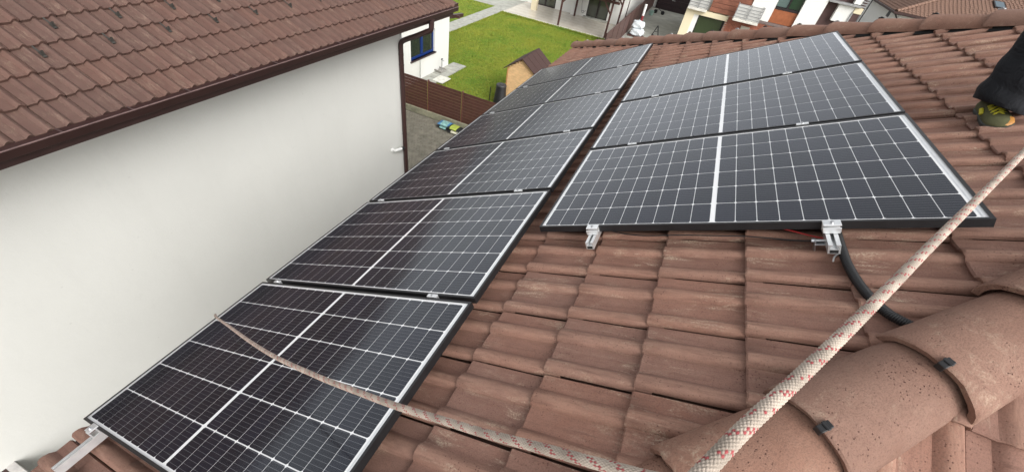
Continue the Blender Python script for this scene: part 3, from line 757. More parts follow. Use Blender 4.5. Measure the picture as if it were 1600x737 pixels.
# ================================================================ YARD FENCE
fence = tag(empty('slat_fence', (-8.6, 13.6, GZ)), 'brown horizontal slat fence on a concrete plinth beside the paved yard', 'fence')
M_SLAT = simple('fence_slat', (.095, .040, .030), .5, 0, .25, 5, .15, 40)
M_PLINTH = simple('mossy_plinth', (.27, .26, .18), .9, 0, .35, 3, .4, 25, .01)
box('plinth', (-3.5, 0, -.05), (9.2, .18, .20), M_PLINTH, fence, .01)
slm = MB().box((0, -.009, -.0615), (1.52, .009, .0615)).mesh('slat', M_SLAT, None, .003)
for b_ in range(7):
    x = -3.2 + .68 + b_ * 1.60 - .62
    box('post', (x - .03, .06, .15), (x + .03, .12, 1.52), simple('fence_post', (.15, .06, .045), .5), fence, .003)
    for k in range(10):
        s_ = share('slat', slm, fence, (x + .04, .055, .275 + k * .128), (R(random.uniform(2, 6)), 0, 0))

# sacks of soil on the pavers
def sack(name, loc, rz, cols, label, seed, size=(.62, .40, .13)):
    r = random.Random(seed); s = empty(name, loc, (0, 0, rz)); tag(s, label, 'bag', 'bags of soil by the slat fence')
    def pillow(x0, x1, z_s=1.0, grow=0.0):
        b = MB(); nx, ny = 10, 8; L, W_, H_ = size
        for side in (1, -1):
            k = len(b.v)
            for i in range(nx + 1):
                for j in range(ny + 1):
                    u = x0 + (x1 - x0) * i / nx; v = j / ny * 2 - 1; uu = u * 2 - 1
                    hh = (max(0, 1 - abs(uu) ** 4) ** .5) * (max(0, 1 - abs(v) ** 4) ** .5) * H_ / 2 + .008 * math.sin(u * 17 + seed) * (1 - abs(v))
                    b.v.append((uu * L / 2, v * W_ / 2, H_ / 2 + side * (max(hh, 0) + grow)))
            for i in range(nx):
                for j in range(ny):
                    q = (k + i * (ny + 1) + j, k + (i + 1) * (ny + 1) + j, k + (i + 1) * (ny + 1) + j + 1, k + i * (ny + 1) + j + 1)
                    b.f.append(q if side == 1 else q[::-1])
        return b
    pillow(0, 1).build('sack', cols[0], s, 60)
    pillow(.25, .75, grow=.003).build('printed_band', cols[1], s, 60)
MBL = simple('sack_black', (.02, .022, .022), .4); MBLUE = simple('sack_blue', (.07, .20, .38), .5, 0, .3, 8); MLIME = simple('sack_lime', (.38, .45, .08), .5, 0, .25, 8); MTEAL = simple('sack_teal', (.25, .45, .42), .4, 0, .4, 9); MCRM = simple('sack_cream', (.6, .58, .45), .4, 0, .3, 9)
zb = GZ + .005
sack('soil_bag', (-5.78, 13.12, zb), R(-4), (MBL, MTEAL), 'black and teal soil bag lowest in the stack, under the blue bag', 1)
sack('soil_bag', (-5.22, 13.05, zb), R(3), (MBL, MCRM), 'black soil bag lowest in the stack, under the lime green bag', 2)
sack('soil_bag', (-5.75, 13.14, zb + .13), R(2), (MBLUE, MTEAL), 'bright blue soil bag on top of the stack', 3)
sack('soil_bag', (-5.28, 13.08, zb + .13), R(-3), (MBL, MLIME), 'black soil bag with lime green print on top of the stack', 4)

# ================================================================ OUTBUILDING WITH BLUE WINDOW
ob = tag(empty('outbuilding', (-9.3, 16, GZ)), 'low white building with a blue framed window beyond the fence', 'building')
def wall_with_hole(x0, x1, y0, y1, z0, z1, hole, mat, parent, name='wall'):
    hy0, hy1, hz0, hz1 = hole; b = MB()
    b.box((x0, y0, z0), (x1, hy0, z1)).box((x0, hy1, z0), (x1, y1, z1)).box((x0, hy0, z0), (x1, hy1, hz0)).box((x0, hy0, hz1), (x1, hy1, z1)); return b.build(name, mat, parent)
wall_with_hole(-.25, 0, -4, 3.2, 0, 2.75, (-.14, 1.88, 1.05, 2.13), M_WALL2, ob)
box('wall', (-5, 2.95, 0), (-.25, 3.2, 2.75), M_WALL2, ob); box('interior', (-1.2, -.5, .8), (-.6, 2.3, 2.4), M_BLACK, ob)
M_BLUE = simple('blue_window_frame', (.010, .032, .15), .35, 0, .1)
w_ = MB().box((-.16, -.14, 1.05), (-.09, 1.88, 1.15)).box((-.16, -.14, 2.06), (-.09, 1.88, 2.13)).box((-.16, -.14, 1.15), (-.09, -.06, 2.06)).box((-.16, 1.80, 1.15), (-.09, 1.88, 2.06)).box((-.165, .80, 1.15), (-.085, .96, 2.06)).build('window', M_BLUE, ob)
box('pane', (-.135, -.06, 1.15), (-.125, .80, 2.06), M_WIN, w_); box('pane', (-.135, .96, 1.15), (-.125, 1.80, 2.06), M_WIN, w_)
box('sill', (-.09, -.20, .99), (.05, 1.94, 1.05), simple('dark_sill', (.05, .03, .035), .4), w_)
ro = MB().prism([(-5.2, 4.5), (.12, 2.85), (.12, 2.95), (-5.2, 4.62)], 1, -4.2, 3.75).build('roof', M_NTILE, ob)
box('fascia', (.12, -4.2, 2.78), (.15, 3.77, 2.98), M_BROWN, ob); MB().bar((.02, 3.21, 2.42), (.02, 4.45, 2.30), .16, .16).build('beam', M_BROWN, ob); MB().bar((.3, 3.7, 2.36), (-3, 3.7, 2.6), .1, .12).build('beam', M_WOOD, ob)
tap = tag(empty('garden_tap', (-9.05, 18.15, GZ + .03)), 'grey standpipe tap on the slab at the white wall corner', 'tap')
MB().tube([(0, 0, 0), (0, 0, .62)], .022, 8).build('pipe', M_STEEL, tap, 60); MB().tube([(0, 0, .58), (.10, 0, .60), (.14, 0, .55)], .018, 8).build('spout', M_STEEL, tap, 60); MB().box((-.03, -.05, .62), (.03, .05, .66)).build('handle', M_RUBBER, tap)
MB().box((-.20, -.30, 0), (.14, .14, .10)).box((-.24, -.34, .10), (.18, -.29, .17)).box((-.24, .13, .10), (.18, .18, .17)).build('basin', M_CONC, tap, None, .01)
pole = MB().tube([(-9.12, 16.30, GZ), (-9.12, 16.32, GZ + 1.05)], .016, 8).build('thin_pole', M_STEEL); tag(pole, 'thin grey pole standing in front of the blue-windowed wall', 'pole')
sl = sheet('stone_slab', -9.3, 16.6, -8.5, 19.75, GZ + .05, M_PATH, .1)
for k in range(6): o = box('slab', (-9.28, 16.62 + k * .52, .052), (-8.52, 16.62 + k * .52 + .50, .066), M_PATH, sl, .004); o.location.z = GZ
ss = MB().box((-8.75, 16.75, GZ + .07), (-8.15, 17.55, GZ + .12)).build('paving_slab', simple('pale_slab', (.60, .59, .52), .8), None, None, .01); tag(ss, 'loose pale rectangular slab lying beside the outbuilding', 'slab')

# ================================================================ GARDEN SHED
sh = tag(empty('garden_shed', (-4.25, 17.0, GZ)), 'small pale wooden shed with dark brown shingled gable roof on the lawn', 'shed')
M_PINE = simple('pale_pine', (.66, .43, .22), .65, 0, .18, 7, .2, 30)
SW, SB, SA, SD = .66, 1.72, 2.20, 1.75
board = MB().box((0, -.012, .007), (1, .012, .1)).mesh('board', M_PINE, None, .003)
nb_ = 22
for k in range(nb_):
    z = k * .1
    for yy, out in ((0, 1), (SD, 1)):
        hw = SW if z + .1 <= SB else max(.03, SW * (SA - z - .05) / (SA - SB))
        if z + .02 > SA: continue
        o = share('board', board, sh, (-hw, yy, z)); o.scale = (2 * hw, 1, 1)
    if z + .1 <= SB + .02:
        for xx in (-SW, SW):
            o = share('board', board, sh, (xx, .015, z), (0, 0, R(90))); o.scale = (SD - .03, 1, 1)
for xx in (-SW, SW):
    for yy in (0, SD): box('corner_post', (xx - .028, yy - .028, 0), (xx + .028, yy + .028, SB), simple('orange_pine', (.45, .23, .09), .6), sh, .003)
M_SHING = simple('dark_brown_shingle', (.055, .028, .024), .8, 0, .35, 12, .4, 60)
sl_ = math.atan2(SA - SB, SW); LS = SW / math.cos(sl_) + .2
for sgn in (-1, 1):
    rf = MB().box((-.02, -.14, .01), (LS, SD + .14, .035)).mesh('roof', M_SHING)
    o = share('roof', rf, sh, (0, 0, SA + .02), (0, sl_, 0) if sgn > 0 else (0, sl_, R(180)))
    if sgn < 0: o.location.y = SD
    shm = MB().box((0, 0, 0), (.26, .47, .010)).mesh('shingle', M_SHING, None, .002)
    for k in range(4):
        for j in range(4): share('shingle', shm, o, (.0 + k * .235, -.14 + j * .505, .036 + .003 * (j % 2)), (0, R(.8), 0))
bn = tag(empty('compost_bin', (-5.03, 16.75, GZ)), 'black plastic compost bin standing beside the wooden shed', 'bin')
MB().lathe([(.30, 0), (.30, .05), (.285, .3), (.275, .32), (.262, .55), (.252, .57), (.235, .85), (.225, .88)], 20).build('barrel', M_RUBBER, bn, 35)
MB().lathe([(.24, .88), (.245, .91), (.22, .95), (.10, .97), (.09, 1.0)], 20).build('lid', simple('grey_black_lid', (.035, .035, .036), .5), bn, 35)
for a in range(0, 360, 45): MB().box((.255, -.03, .15), (.285, .03, .24)).build('vent', M_BLACK, bn).rotation_euler = (0, 0, R(a))
st = MB().tube([(-5.5, 16.6, GZ), (-5.5, 16.62, GZ + .75)], .02, 8).build('stake', M_RUBBER); tag(st, 'thin dark stake standing left of the compost bin', 'stake')

# ================================================================ PATIO HOUSE AND PERGOLA
ph = tag(empty('patio_house', (-8, 38, GZ)), 'white house with glazed sliding doors behind the patio pergola', 'house')
def pb(name, a, b, mat, parent=ph, bev=0):
    off = Vector((-8, 38, 0)); return box(name, Vector(a) - off, Vector(b) - off, mat, parent, bev)
PZ = .06
pb('wall', (-6.55 - 3.0, 37.2, 0), (-6.75, 37.5, 5.2), M_WALL2); pb('wall', (-4.95, 37.2, 0), (-3.6, 37.5, 5.2), M_WALL2); pb('wall', (-6.75, 37.2, 2.35), (-4.95, 37.5, 5.2), M_WALL2)
pb('wall', (-3.9, 37.5, 0), (-3.6, 56, 5.2), M_WALL2); pb('wall', (-14, 37.2, 0), (-11.4, 37.5, 5.2), M_WALL2); pb('wall', (-11.4, 37.2, 2.35), (-9.55, 37.5, 5.2), M_WALL2)
pb('interior', (-6.75, 38.3, 0), (-4.95, 38.4, 2.4), simple('dim_room', (.09, .09, .08), .8)); pb('interior', (-11.4, 38.3, 0), (-9.55, 38.4, 2.4), simple('dim_room', (.09, .09, .08), .8))
M_DKF = simple('dark_door_frame', (.02, .014, .014), .4)
for x0, x1 in ((-6.75, -4.95), (-11.4, -9.55)):
    d_ = MB(); off = Vector((8, -38, 0)); xm = (x0 + x1) / 2
    for a, b in (((x0, 37.22, PZ), (x1, 37.32, PZ + .1)), ((x0, 37.22, 2.26), (x1, 37.32, 2.35)), ((x0, 37.22, PZ + .1), (x0 + .08, 37.32, 2.26)), ((x1 - .08, 37.22, PZ + .1), (x1, 37.32, 2.26)), ((xm - .06, 37.21, PZ + .1), (xm + .06, 37.33, 2.26))):
        d_.box(Vector(a) + off, Vector(b) + off)
    d_ = d_.build('sliding_door', M_DKF, ph)
    M_PANE = mk_window('door_pane', (.055, .060, .045), .08)
    pb('pane', (x0 + .08, 37.265, PZ + .1), (xm - .06, 37.275, 2.26), M_PANE, d_); pb('pane', (xm + .06, 37.265, PZ + .1), (x1 - .08, 37.275, 2.26), M_PANE, d_)
pb('step', (-6.9, 36.8, 0), (-4.8, 37.2, .16), M_PATH); pb('pillar', (-7.98, 36.7, 0), (-7.68, 37.2, 2.6), M_WALL2, ph, .01); pb('pillar', (-10.9, 34.9, 0), (-10.45, 35.3, 2.6), M_CREAM, ph, .01)
pb('roof', (-14, 36.8, 5.2), (-3.0, 57, 5.35), M_NTILE); pb('downpipe', (-3.62, 37.7, 0), (-3.54, 37.78, 5.2), M_BROWN)
pg = tag(empty('pergola', (-5.7, 34.3, GZ + .06)), 'brown timber pergola with posts and tiled canopy on the pale patio', 'pergola')
def gp(name, a, b, w, mat=M_WOOD, h=None): off = Vector((-5.7, 34.3, 0)); return MB().bar(Vector(a) - off, Vector(b) - off, w, h).build(name, mat, pg, None, .006)
for x, y in ((-7.57, 32.4), (-3.85, 32.4), (-7.55, 36.55), (-3.85, 36.5)): gp('post', (x, y, 0), (x, y, 2.28), .13)
for y in (32.4, 36.5): gp('beam', (-8.0, y, 2.36), (-3.4, y, 2.36), .13, M_WOOD, .16)
for x in (-7.56, -3.85): gp('beam', (x, 32.0, 2.50), (x, 37.1, 2.62), .11, M_WOOD, .14)
for x, y, s in ((-7.57, 32.4, 1), (-3.85, 32.4, -1), (-3.85, 36.5, -1), (-7.57, 36.5, 1)): gp('brace', (x, y, 1.55), (x + s * .62, y, 2.30), .09)
for k in range(9): gp('rafter', (-8.0 + k * .57, 31.9, 2.62), (-8.0 + k * .57, 37.1, 3.0), .06, M_WOOD, .12)
cano = MB().prism([(31.75 - 34.3, 2.70), (37.1 - 34.3, 3.10), (37.1 - 34.3, 3.16), (31.75 - 34.3, 2.76)], 0, -2.45, 2.45).build('canopy', M_NTILE, pg)
ct = MB().box((0, 0, 0), (.44, .42, .035)).mesh('canopy_tile', M_NTILE, None, .008)
for i in range(11):
    for j in range(12): share('canopy_tile', ct, cano, (-2.44 + i * .445, -2.56 + j * .43, 2.775 + j * .43 * .0749), (R(4.2), 0, 0))
sp = MB().tube([(0, -.02, .25), (.0, -.03, .55)], .012, 6)
cir = [(.10 * math.cos(a), 0, .30 + .10 * math.sin(a)) for a in np.linspace(0, 6.28, 14)]
hz = tag(empty('garden_hose', (-7.05, 37.12, GZ + .1)), 'thin dark hose coiled on the white wall under the pergola', 'hose'); MB().tube(cir, .014, 6).build('coil', M_RUBBER, hz, 60); MB().tube([(-.1, 0, .3), (-.22, 0, .9), (-.2, 0, 1.3)], .010, 6).build('tail', M_RUBBER, hz, 60); MB().tube([(.1, 0, .32), (.2, -.02, .42), (.27, -.02, .40)], .010, 6).build('nozzle', M_RUBBER, hz, 60)

# boundary fence along the driveway
bf = tag(empty('boundary_fence', (-2.85, 28, GZ)), 'plain brown sheet fence between the patio and the concrete driveway', 'fence')
M_BFENCE = simple('brown_sheet_fence', (.085, .045, .038), .6, 0, .2, 2, .1)
bpm = MB().box((-.02, .01, .05), (.02, 1.99, 1.55)).box((-.03, .01, 1.53), (.03, 1.99, 1.58)).mesh('fence_panel', M_BFENCE, None, .004)
for k in range(13):
    share('fence_panel', bpm, bf, (0, k * 2.0 - .6, 0)); box('post', (-.035, k * 2.0 - .63, 0), (.035, k * 2.0 - .57, 1.6), M_BROWN, bf)
box('plinth', (-.07, -.8, -.05), (.07, 25.6, .05), M_CONC, bf)

# ---------------------------------------------------------------- things on the driveway
M_BAG = simple('white_woven_bag', (.62, .66, .68), .55, 0, .25, 9, .5, 18, .03)
def bulk_bag(loc, size, seed, label):
    r = random.Random(seed); b = bmesh.new(); bmesh.ops.create_icosphere(b, subdivisions=4, radius=1)
    for v in b.verts:
        c = v.co; e = .55
        p = Vector((math.copysign(abs(c.x) ** e, c.x), math.copysign(abs(c.y) ** e, c.y), math.copysign(abs(c.z) ** e, c.z)))
        k = 1 + .10 * math.sin(5 * c.x + seed * 3) * math.cos(4 * c.z + 3 * c.y) + .05 * math.sin(13 * c.y + 9 * c.z + 4 * c.x)
        v.co = Vector((p.x * size[0] / 2 * k, p.y * size[1] / 2 * k, (p.z * .5 + .5) * size[2] * (1 + .03 * math.sin(9 * c.x + 5 * c.y))))
    s = tag(empty('bulk_bag', loc), label, 'bag', 'white bags stacked on the driveway')
    o = bpy.data.objects.new('sack', bm_mesh(b, 'sack', M_BAG, 60)); link(o, s)
    MB().tube([(-.06, 0, size[2] * .96), (-.03, .02, size[2] + .07), (.04, 0, size[2] + .05), (.06, -.02, size[2] * .97)], .025, 8).build('knot', M_BAG, s, 60)
    return s
bulk_bag((-2.03, 35.6, GZ + .05), (1.0, .8, .52), 3, 'white full bag at the bottom of the driveway stack'); bulk_bag((-2.1, 35.65, GZ + .55), (.92, .72, .52), 5, 'white full bag lying on top of another on the driveway')
pal = tag(empty('pallet', (-2.05, 35.5, GZ + .02)), 'dark low pallet under the white bags', 'pallet')
for k in range(5): box('board', (-.6, -.5 + k * .22, .02), (.6, -.5 + k * .22 + .15, .045), M_WOOD, pal)
for k in (-.55, 0, .5): box('bearer', (k - .04, -.5, -.02), (k + .04, .53, .02), M_WOOD, pal)
mp_ = tag(empty('marker_post', (-2.18, 37.4, GZ)), 'red and white marker post standing behind the white bags', 'post')
MB().tube([(0, 0, 0), (0, 0, 1.15)], .10, 12).build('red_section', simple('dark_red_paint', (.22, .03, .035), .4), mp_, 40); MB().tube([(0, 0, 1.15), (0, 0, 1.95)], .10, 12).build('white_section', simple('white_paint', (.8, .8, .78), .4), mp_, 40)
hl = tag(empty('folding_stand', (-.75, 37.2, GZ + .02)), 'black folding stand standing on the driveway beside the bags', 'stand')
MB().bar((-.25, 0, 0), (0, 0, .75), .07).build('leg', M_RUBBER, hl); MB().bar((.25, .1, 0), (.0, 0, .75), .07).build('leg', M_RUBBER, hl); MB().bar((-.14, 0, .3), (.14, .05, .3), .04).build('crossbar', M_RUBBER, hl)
tb = tag(empty('hand_cart', (-1.75, 46.0, GZ)), 'small dark two-wheeled cart near the garage door', 'cart')
MB().tube([(-.35, -.05, .18), (-.35, .05, .18)], .18, 14).build('wheel', M_RUBBER, tb, 40); MB().tube([(.35, -.05, .18), (.35, .05, .18)], .18, 14).build('wheel', M_RUBBER, tb, 40); MB().tube([(-.35, 0, .18), (-.1, 0, .45), (.35, 0, .18)], .03, 8).build('frame', M_RUBBER, tb, 60)
bk = tag(empty('bucket', (-2.3, 44.6, GZ)), 'pale green bucket on the driveway near the garage door', 'bucket'); MB().lathe([(.16, 0), (.21, .38), (.22, .38), (.22, .40), (.19, .40), (.15, .05)], 16).build('body', simple('pale_green_plastic', (.30, .45, .40), .4), bk, 40); MB().tube([(-.2, 0, .38), (0, .1, .5), (.2, 0, .38)], .012, 6).build('handle', M_STEEL, bk, 60)
gar = tag(empty('garage', (-.9, 49, GZ)), 'garage with a dark purple-brown door at the end of the driveway', 'garage')
box('wall', (-2.1, .1, 0), (2.6, 6, 3.2), M_WALL2, gar)
M_GDOOR = simple('dark_garage_door', (.022, .012, .014), .4, 0, .15)
for k in range(5): box('door_panel', (-1.55, -.35 + .0, .02 + k * .50), (1.75, -.25, .02 + k * .50 + .485), M_GDOOR, gar, .01)
box('door_frame', (-1.62, -.24, 0), (1.82, .099, 2.6), M_GDOOR, gar); box('handle', (-.2, -.40, .95), (.1, -.351, 1.0), M_STEEL, gar)

# ================================================================ MODERN HOUSE
mo = tag(empty('modern_house', (6, 36, GZ)), 'modern white and brick house with balconies and dark glazing behind the far hip', 'house')
def mb_(name, a, b, mat, parent=mo, bev=0): off = Vector((6, 36, 0)); return box(name, Vector(a) - off, Vector(b) - off, mat, parent, bev)
M_BRICK = simple('red_brick', (.26, .085, .05), .85, 0, .35, 8, .3); M_MORT = simple('mortar', (.30, .22, .18), .9); M_CLAD = simple('brown_cladding', (.20, .075, .045), .6, 0, .3, 3, .2)
M_CLAD2 = simple('red_brown_wood_panel', (.27, .085, .032), .5, 0, .2, 4, .1); M_DARKB = simple('dark_brown_render', (.075, .040, .036), .7, 0, .2, 2); M_METAL = simple('grey_metal', (.36, .36, .36), .4, .6)
F = 36.0
mb_('wall', (.92, F, 0), (1.55, F + 9, 2.65), M_CREAM); mb_('wall', (1.0, F + .8, 0), (11.5, F + 9, 6.5), M_WALL2)
mb_('wall_lining', (1.55, F + .12, 0), (1.90, F + .8, 2.35), M_WALL2); mb_('lintel', (1.55, F + .02, 2.33), (3.90, F + .8, 2.65), M_CREAM)
d_ = mb_('terrace_door', (1.90, F + .30, 0), (3.75, F + .42, 2.33), M_DKF); mb_('pane', (1.98, F + .27, .08), (3.65, F + .299, 2.24), M_WINGREEN, d_)
bw = mb_('brick_wall', (3.80, F + .04, 0), (9.3, F + .8, 2.72), M_MORT)
brm = MB().box((0, -.016, 0), (.235, .01, .062)).mesh('brick', M_BRICK, None, .003)
nbk = 0; bks = MB()
for k in range(36):
    z = .02 + k * .0745
    for j in range(24):
        x = 3.83 + j * .249 + (.124 if k % 2 else 0)
        if x > 9.05: continue
        # each brick of the facade is real geometry; the rows in view reach the hip caps
        bks.box((x - 6, .03 - .01, z), (x - 6 + .236, .045, z + .062))
o = bks.build('bricks', M_BRICK, bw); o['kind'] = 'stuff'
# wall lamp / vent box on the brick
vb = mb_('vent_box', (4.95, F - .06, 1.95), (5.55, F + .035, 2.32), simple('grey_beige_box', (.36, .33, .27), .6), mo, .01)
# brick and cladding band above, balconies
for k in range(7): mb_('cladding_board', (2.45, F + .06, 2.72 + k * .30), (5.0, F + .35, 2.72 + k * .30 + .285), M_CLAD, mo, .006)
def balcony(x0, x1, z, depth, label):
    b = mb_('balcony', (x0, F - depth, z), (x1, F + .06, z + .16), simple('balcony_slab', (.58, .56, .50), .7), mo, .01)
    mb_('parapet', (x0 + .05, F - depth + .14, z + .16), (x1 - .05, F - depth + .2, z + 1.0), M_WALL2, b)
    for k in range(5):
        off = Vector((6, 36, 0))
        MB().bar(Vector((x0, F - depth + .03, z + .28 + k * .19)) - off, Vector((x1, F - depth + .03, z + .28 + k * .19)) - off, .045, .045).build('rail', M_METAL, b)
        MB().bar(Vector((x1 - .02, F - depth + .03, z + .28 + k * .19)) - off, Vector((x1 - .02, F, z + .28 + k * .19)) - off, .04, .04).build('rail', M_METAL, b)
        MB().bar(Vector((x0 + .02, F - depth + .03, z + .28 + k * .19)) - off, Vector((x0 + .02, F, z + .28 + k * .19)) - off, .04, .04).build('rail', M_METAL, b)
    for x in (x0 + .02, x1 - .02, (x0 + x1) / 2): MB().bar(Vector((x, F - depth + .03, z + .16)) - Vector((6, 36, 0)), Vector((x, F - depth + .03, z + 1.12)) - Vector((6, 36, 0)), .05, .05).build('post', M_METAL, b)
balcony(.95, 2.3, 2.62, .35, ''); balcony(4.15, 5.85, 2.62, .75, '')
# upper facade: white piers, dark window bays with wooden spandrels
mb_('pier', (5.0, F + .0, 2.9), (6.45, F + .8, 6.5), M_WALL2); mb_('pier', (8.02, F + .0, 2.9), (9.28, F + .8, 6.5), M_WALL2)
mb_('ledge', (5.0, F - .03, 2.74), (9.4, F + .8, 2.88), simple('dark_ledge', (.16, .12, .11), .6))
mb_('spandrel', (6.45, F + .18, 2.9), (8.02, F + .3, 3.72), M_CLAD2)
wb_ = mb_('window_frame', (6.45, F + .16, 3.73), (8.02, F + .32, 3.86), M_DKF); mb_('window_frame', (7.20, F + .20, 3.86), (7.28, F + .32, 5.9), M_DKF)
wq = mb_('window', (6.45, F + .33, 3.86), (8.02, F + .36, 5.9), M_WIN)
mb_('pane', (6.5, F + .27, 3.9), (7.18, F + .3, 5.8), mk_window('grey_pane', (.09, .13, .12), .1), wq); mb_('pane', (7.30, F + .27, 3.9), (7.97, F + .3, 5.8), mk_window('green_pane', (.015, .04, .018), .1), wq)
mb_('recess', (9.28, F + .5, 2.9), (11.5, F + .8, 6.5), M_DARKB); mb_('white_panel', (10.0, F + .12, 3.80), (10.95, F + .5, 4.78), M_WALL2, mo, .01)
mb_('canopy', (9.3, F - .1, 4.80), (11.2, F + .5, 4.92), M_METAL, mo, .01); mb_('white_panel', (10.72, F + .1, 4.95), (11.15, F + .5, 6), M_WALL2)
mb_('cream_block', (10.95, F + .05, 4.45), (11.42, F + .5, 4.78), M_CREAM, mo, .01); mb_('brown_block', (10.99, F + .1, 3.2), (11.38, F + .5, 4.44), M_DARKB); mb_('metal_strip', (10.90, F + .06, 3.4), (10.985, F + .5, 4.5), M_METAL)
for k in range(6): mb_('louvre', (11.15, F + .05, 4.85 + k * .14), (11.5, F + .3, 4.85 + k * .14 + .06), M_METAL, mo)
mb_('edge_pipe', (11.52, F - .02, 2.5), (11.56, F + .08, 6.5), M_RUBBER)
mb_('roof', (.8, F - .2, 6.5), (11.7, F + 9.3, 6.7), M_DARKB)

# ================================================================ FAR HOUSE WITH HIP ROOF
fh = tag(empty('hip_roof_house', (22, 50, GZ)), 'white house with a big brown hipped tile roof at the upper right', 'house')
fx0, fx1, fy0, fz = 16.75, 33.0, 48.0, 4.05; ft = math.tan(R(19)); fr = 6.5
def f3(x, y, z): return (x - 22, y - 50, z)
wx0 = fx0 + .7
box('wall', f3(wx0, fy0 + .7, 0), f3(fx1 - .7, fy0 + 11, fz - .05), M_WALL2, fh)
M_FT = NT('far_roof_tile'); _v = M_FT.coords('Object', rand=False)
_a = M_FT.noise(_v, .6, 5, .6); _b = M_FT.noise(_v, 8, 5, .7)
M_FT = M_FT.fin(M_FT.mix(M_FT.ramp(_b, [(.35, 0.0), (.65, 1.0)]), M_FT.mix(_a, (.155, .085, .062), (.19, .11, .078)), (.21, .13, .095)), .85, M_FT.bump(_b, .3, .02), 0, .3)
def far_roof(name, o, uv, vv, width, rise_len, ins):
    # courses as real steps with tile rolls; the face is a trapezium narrowing by ins per metre
    U = Vector(uv).normalized(); V = Vector(vv).normalized(); N = U.cross(V)
    if N.z < 0: N = -N
    b = MB(); nC = int(rise_len / .34); rl = min(rise_len, width / 2 / ins); O_ = Vector(o) - N * .03
    MB().add([O_, O_ + V * width, O_ + U * rl + V * (width - rl * ins), O_ + U * rl + V * (rl * ins)], [(0, 1, 2, 3)]).build('roof', M_FT, fh)
    for k in range(nC):
        s0, s1 = k * .34, (k + 1) * .34 + .02; a0 = s0 * ins; b0 = width - s0 * ins
        if b0 - a0 < .2: break
        m = max(1, int((b0 - a0) / .30)); w = (b0 - a0) / m
        for i in range(m):
            v0 = a0 + i * w; z = N * .035
            P = [Vector(o) + U * s0 + V * v0 + z, Vector(o) + U * s0 + V * (v0 + w * .6) + z, Vector(o) + U * s1 + V * (v0 + w * .6), Vector(o) + U * s1 + V * v0]
            Q = [Vector(o) + U * s0 + V * (v0 + w * .6) + N * .012, Vector(o) + U * s0 + V * (v0 + w) + N * .012, Vector(o) + U * s1 + V * (v0 + w) - N * .02, Vector(o) + U * s1 + V * (v0 + w * .6) - N * .02]
            b.add(P, [(0, 1, 2, 3)]); b.add(Q, [(0, 1, 2, 3)]); b.add([P[0], P[1], P[1] - N * .035, P[0] - N * .035], [(0, 1, 2, 3)])
            b.add([P[1], P[2], Q[3], Q[0]], [(0, 1, 2, 3)])
    me = bpy.data.meshes.new(name); me.from_pydata(b.v, [], b.f); me.materials.append(M_FT); oo = bpy.data.objects.new(name, me); link(oo, fh); oo['kind'] = 'stuff'; return oo
fc, fs = math.cos(math.atan(ft)), math.sin(math.atan(ft))
box('roof', f3(fx0 + .3, fy0 + .3, fz - .25), f3(fx1 - .3, fy0 + 11.2, fz - .16), M_DECK, fh)
far_roof('roof_tiles', f3(fx0, fy0, fz), (0, fc, fs), (1, 0, 0), fx1 - fx0, fr / fc, fc); far_roof('roof_tiles', f3(fx0, fy0, fz), (fc, 0, fs), (0, 1, 0), 11.5, fr / fc, fc); far_roof('roof_tiles', f3(fx1, fy0, fz), (-fc, 0, fs), (0, 1, 0), 11.5, fr / fc, fc)
FC = [cap_mesh(31, M_FT, .16, .14)]
def fpar(o): o.parent = fh; o.location = o.location - Vector((22, 50, GZ))
hip_line((fx0, fy0, GZ + fz), (1, 1, ft), 0, 20, .385, .02, FC, fpar, False); hip_line((fx1, fy0, GZ + fz), (-1, 1, ft), 0, 20, .385, .02, FC, fpar, False)
box('gutter', f3(fx0 - .14, fy0 - .14, fz - .16), f3(fx1, fy0, fz - .02), M_BROWN, fh); box('gutter', f3(fx0 - .14, fy0, fz - .16), f3(fx0, fy0 + 11, fz - .02), M_BROWN, fh)
box('soffit', f3(fx0, fy0, fz - .22), f3(fx1, fy0 + 11, fz - .17), M_BROWN, fh)
MB().tube([f3(fx0 + .1, fy0 + .1, fz - .2), f3(wx0 - .06, fy0 + .6, fz - .6), f3(wx0 - .06, fy0 + .6, .1)], .06, 10).build('downpipe', M_RUBBER, fh, 60)
for y, z in ((50.3, 2.5), (51.2, 3.2)):
    w_ = box('window', f3(wx0 - .02, fy0 + (y - 48), z), f3(wx0 + .05, fy0 + (y - 48) + .75, z + .5), M_DKF, fh); box('pane', f3(wx0 - .03, fy0 + (y - 48) + .08, z + .07), f3(wx0 - .021, fy0 + (y - 48) + .67, z + .43), M_WIN, w_)
sky_w = MB().box((-.4, -.55, .04), (.4, .55, .12)).build('roof_window', M_DKF, fh); sky_w.matrix_local = Matrix.Translation(f3(24.6, fy0 + 4.3, fz + 4.3 * ft)) @ Matrix.Rotation(math.atan(ft), 4, 'X'); MB().box((-.32, -.47, .121), (.32, .47, .13)).build('pane', mk_window('sky_pane', (.05, .08, .10), .05), sky_w)

# ================================================================ WORKER
M_TROUSER = NT('black_work_trousers'); _v = M_TROUSER.coords('Object', rand=False); _f = M_TROUSER.noise(_v, 9, 5, .6, 1.2); _g = M_TROUSER.noise(_v, 420, 2, .5)
M_TROUSER = M_TROUSER.fin(M_TROUSER.mix(_f, (.009, .010, .012), (.020, .021, .025)), .85, M_TROUSER.bump(M_TROUSER.math('ADD', M_TROUSER.math('MULTIPLY', _g, .08), _f), .8, .035), 0, .25)
M_SKIN = simple('skin', (.45, .26, .19), .55, 0, .08, 20, .05); M_JACKET = simple('dark_jacket', (.02, .022, .028), .85, 0, .3, 8, .5, 10, .02); M_HAIR = simple('dark_hair', (.02, .014, .01), .6)
foot = WEST.p(3.955, 2.80, NPAN + .036)
wk = empty('person', foot); tag(wk, 'person in black work trousers and olive shoes standing on the tiles at the right edge', 'person')
wk.rotation_euler = (0, 0, 0)
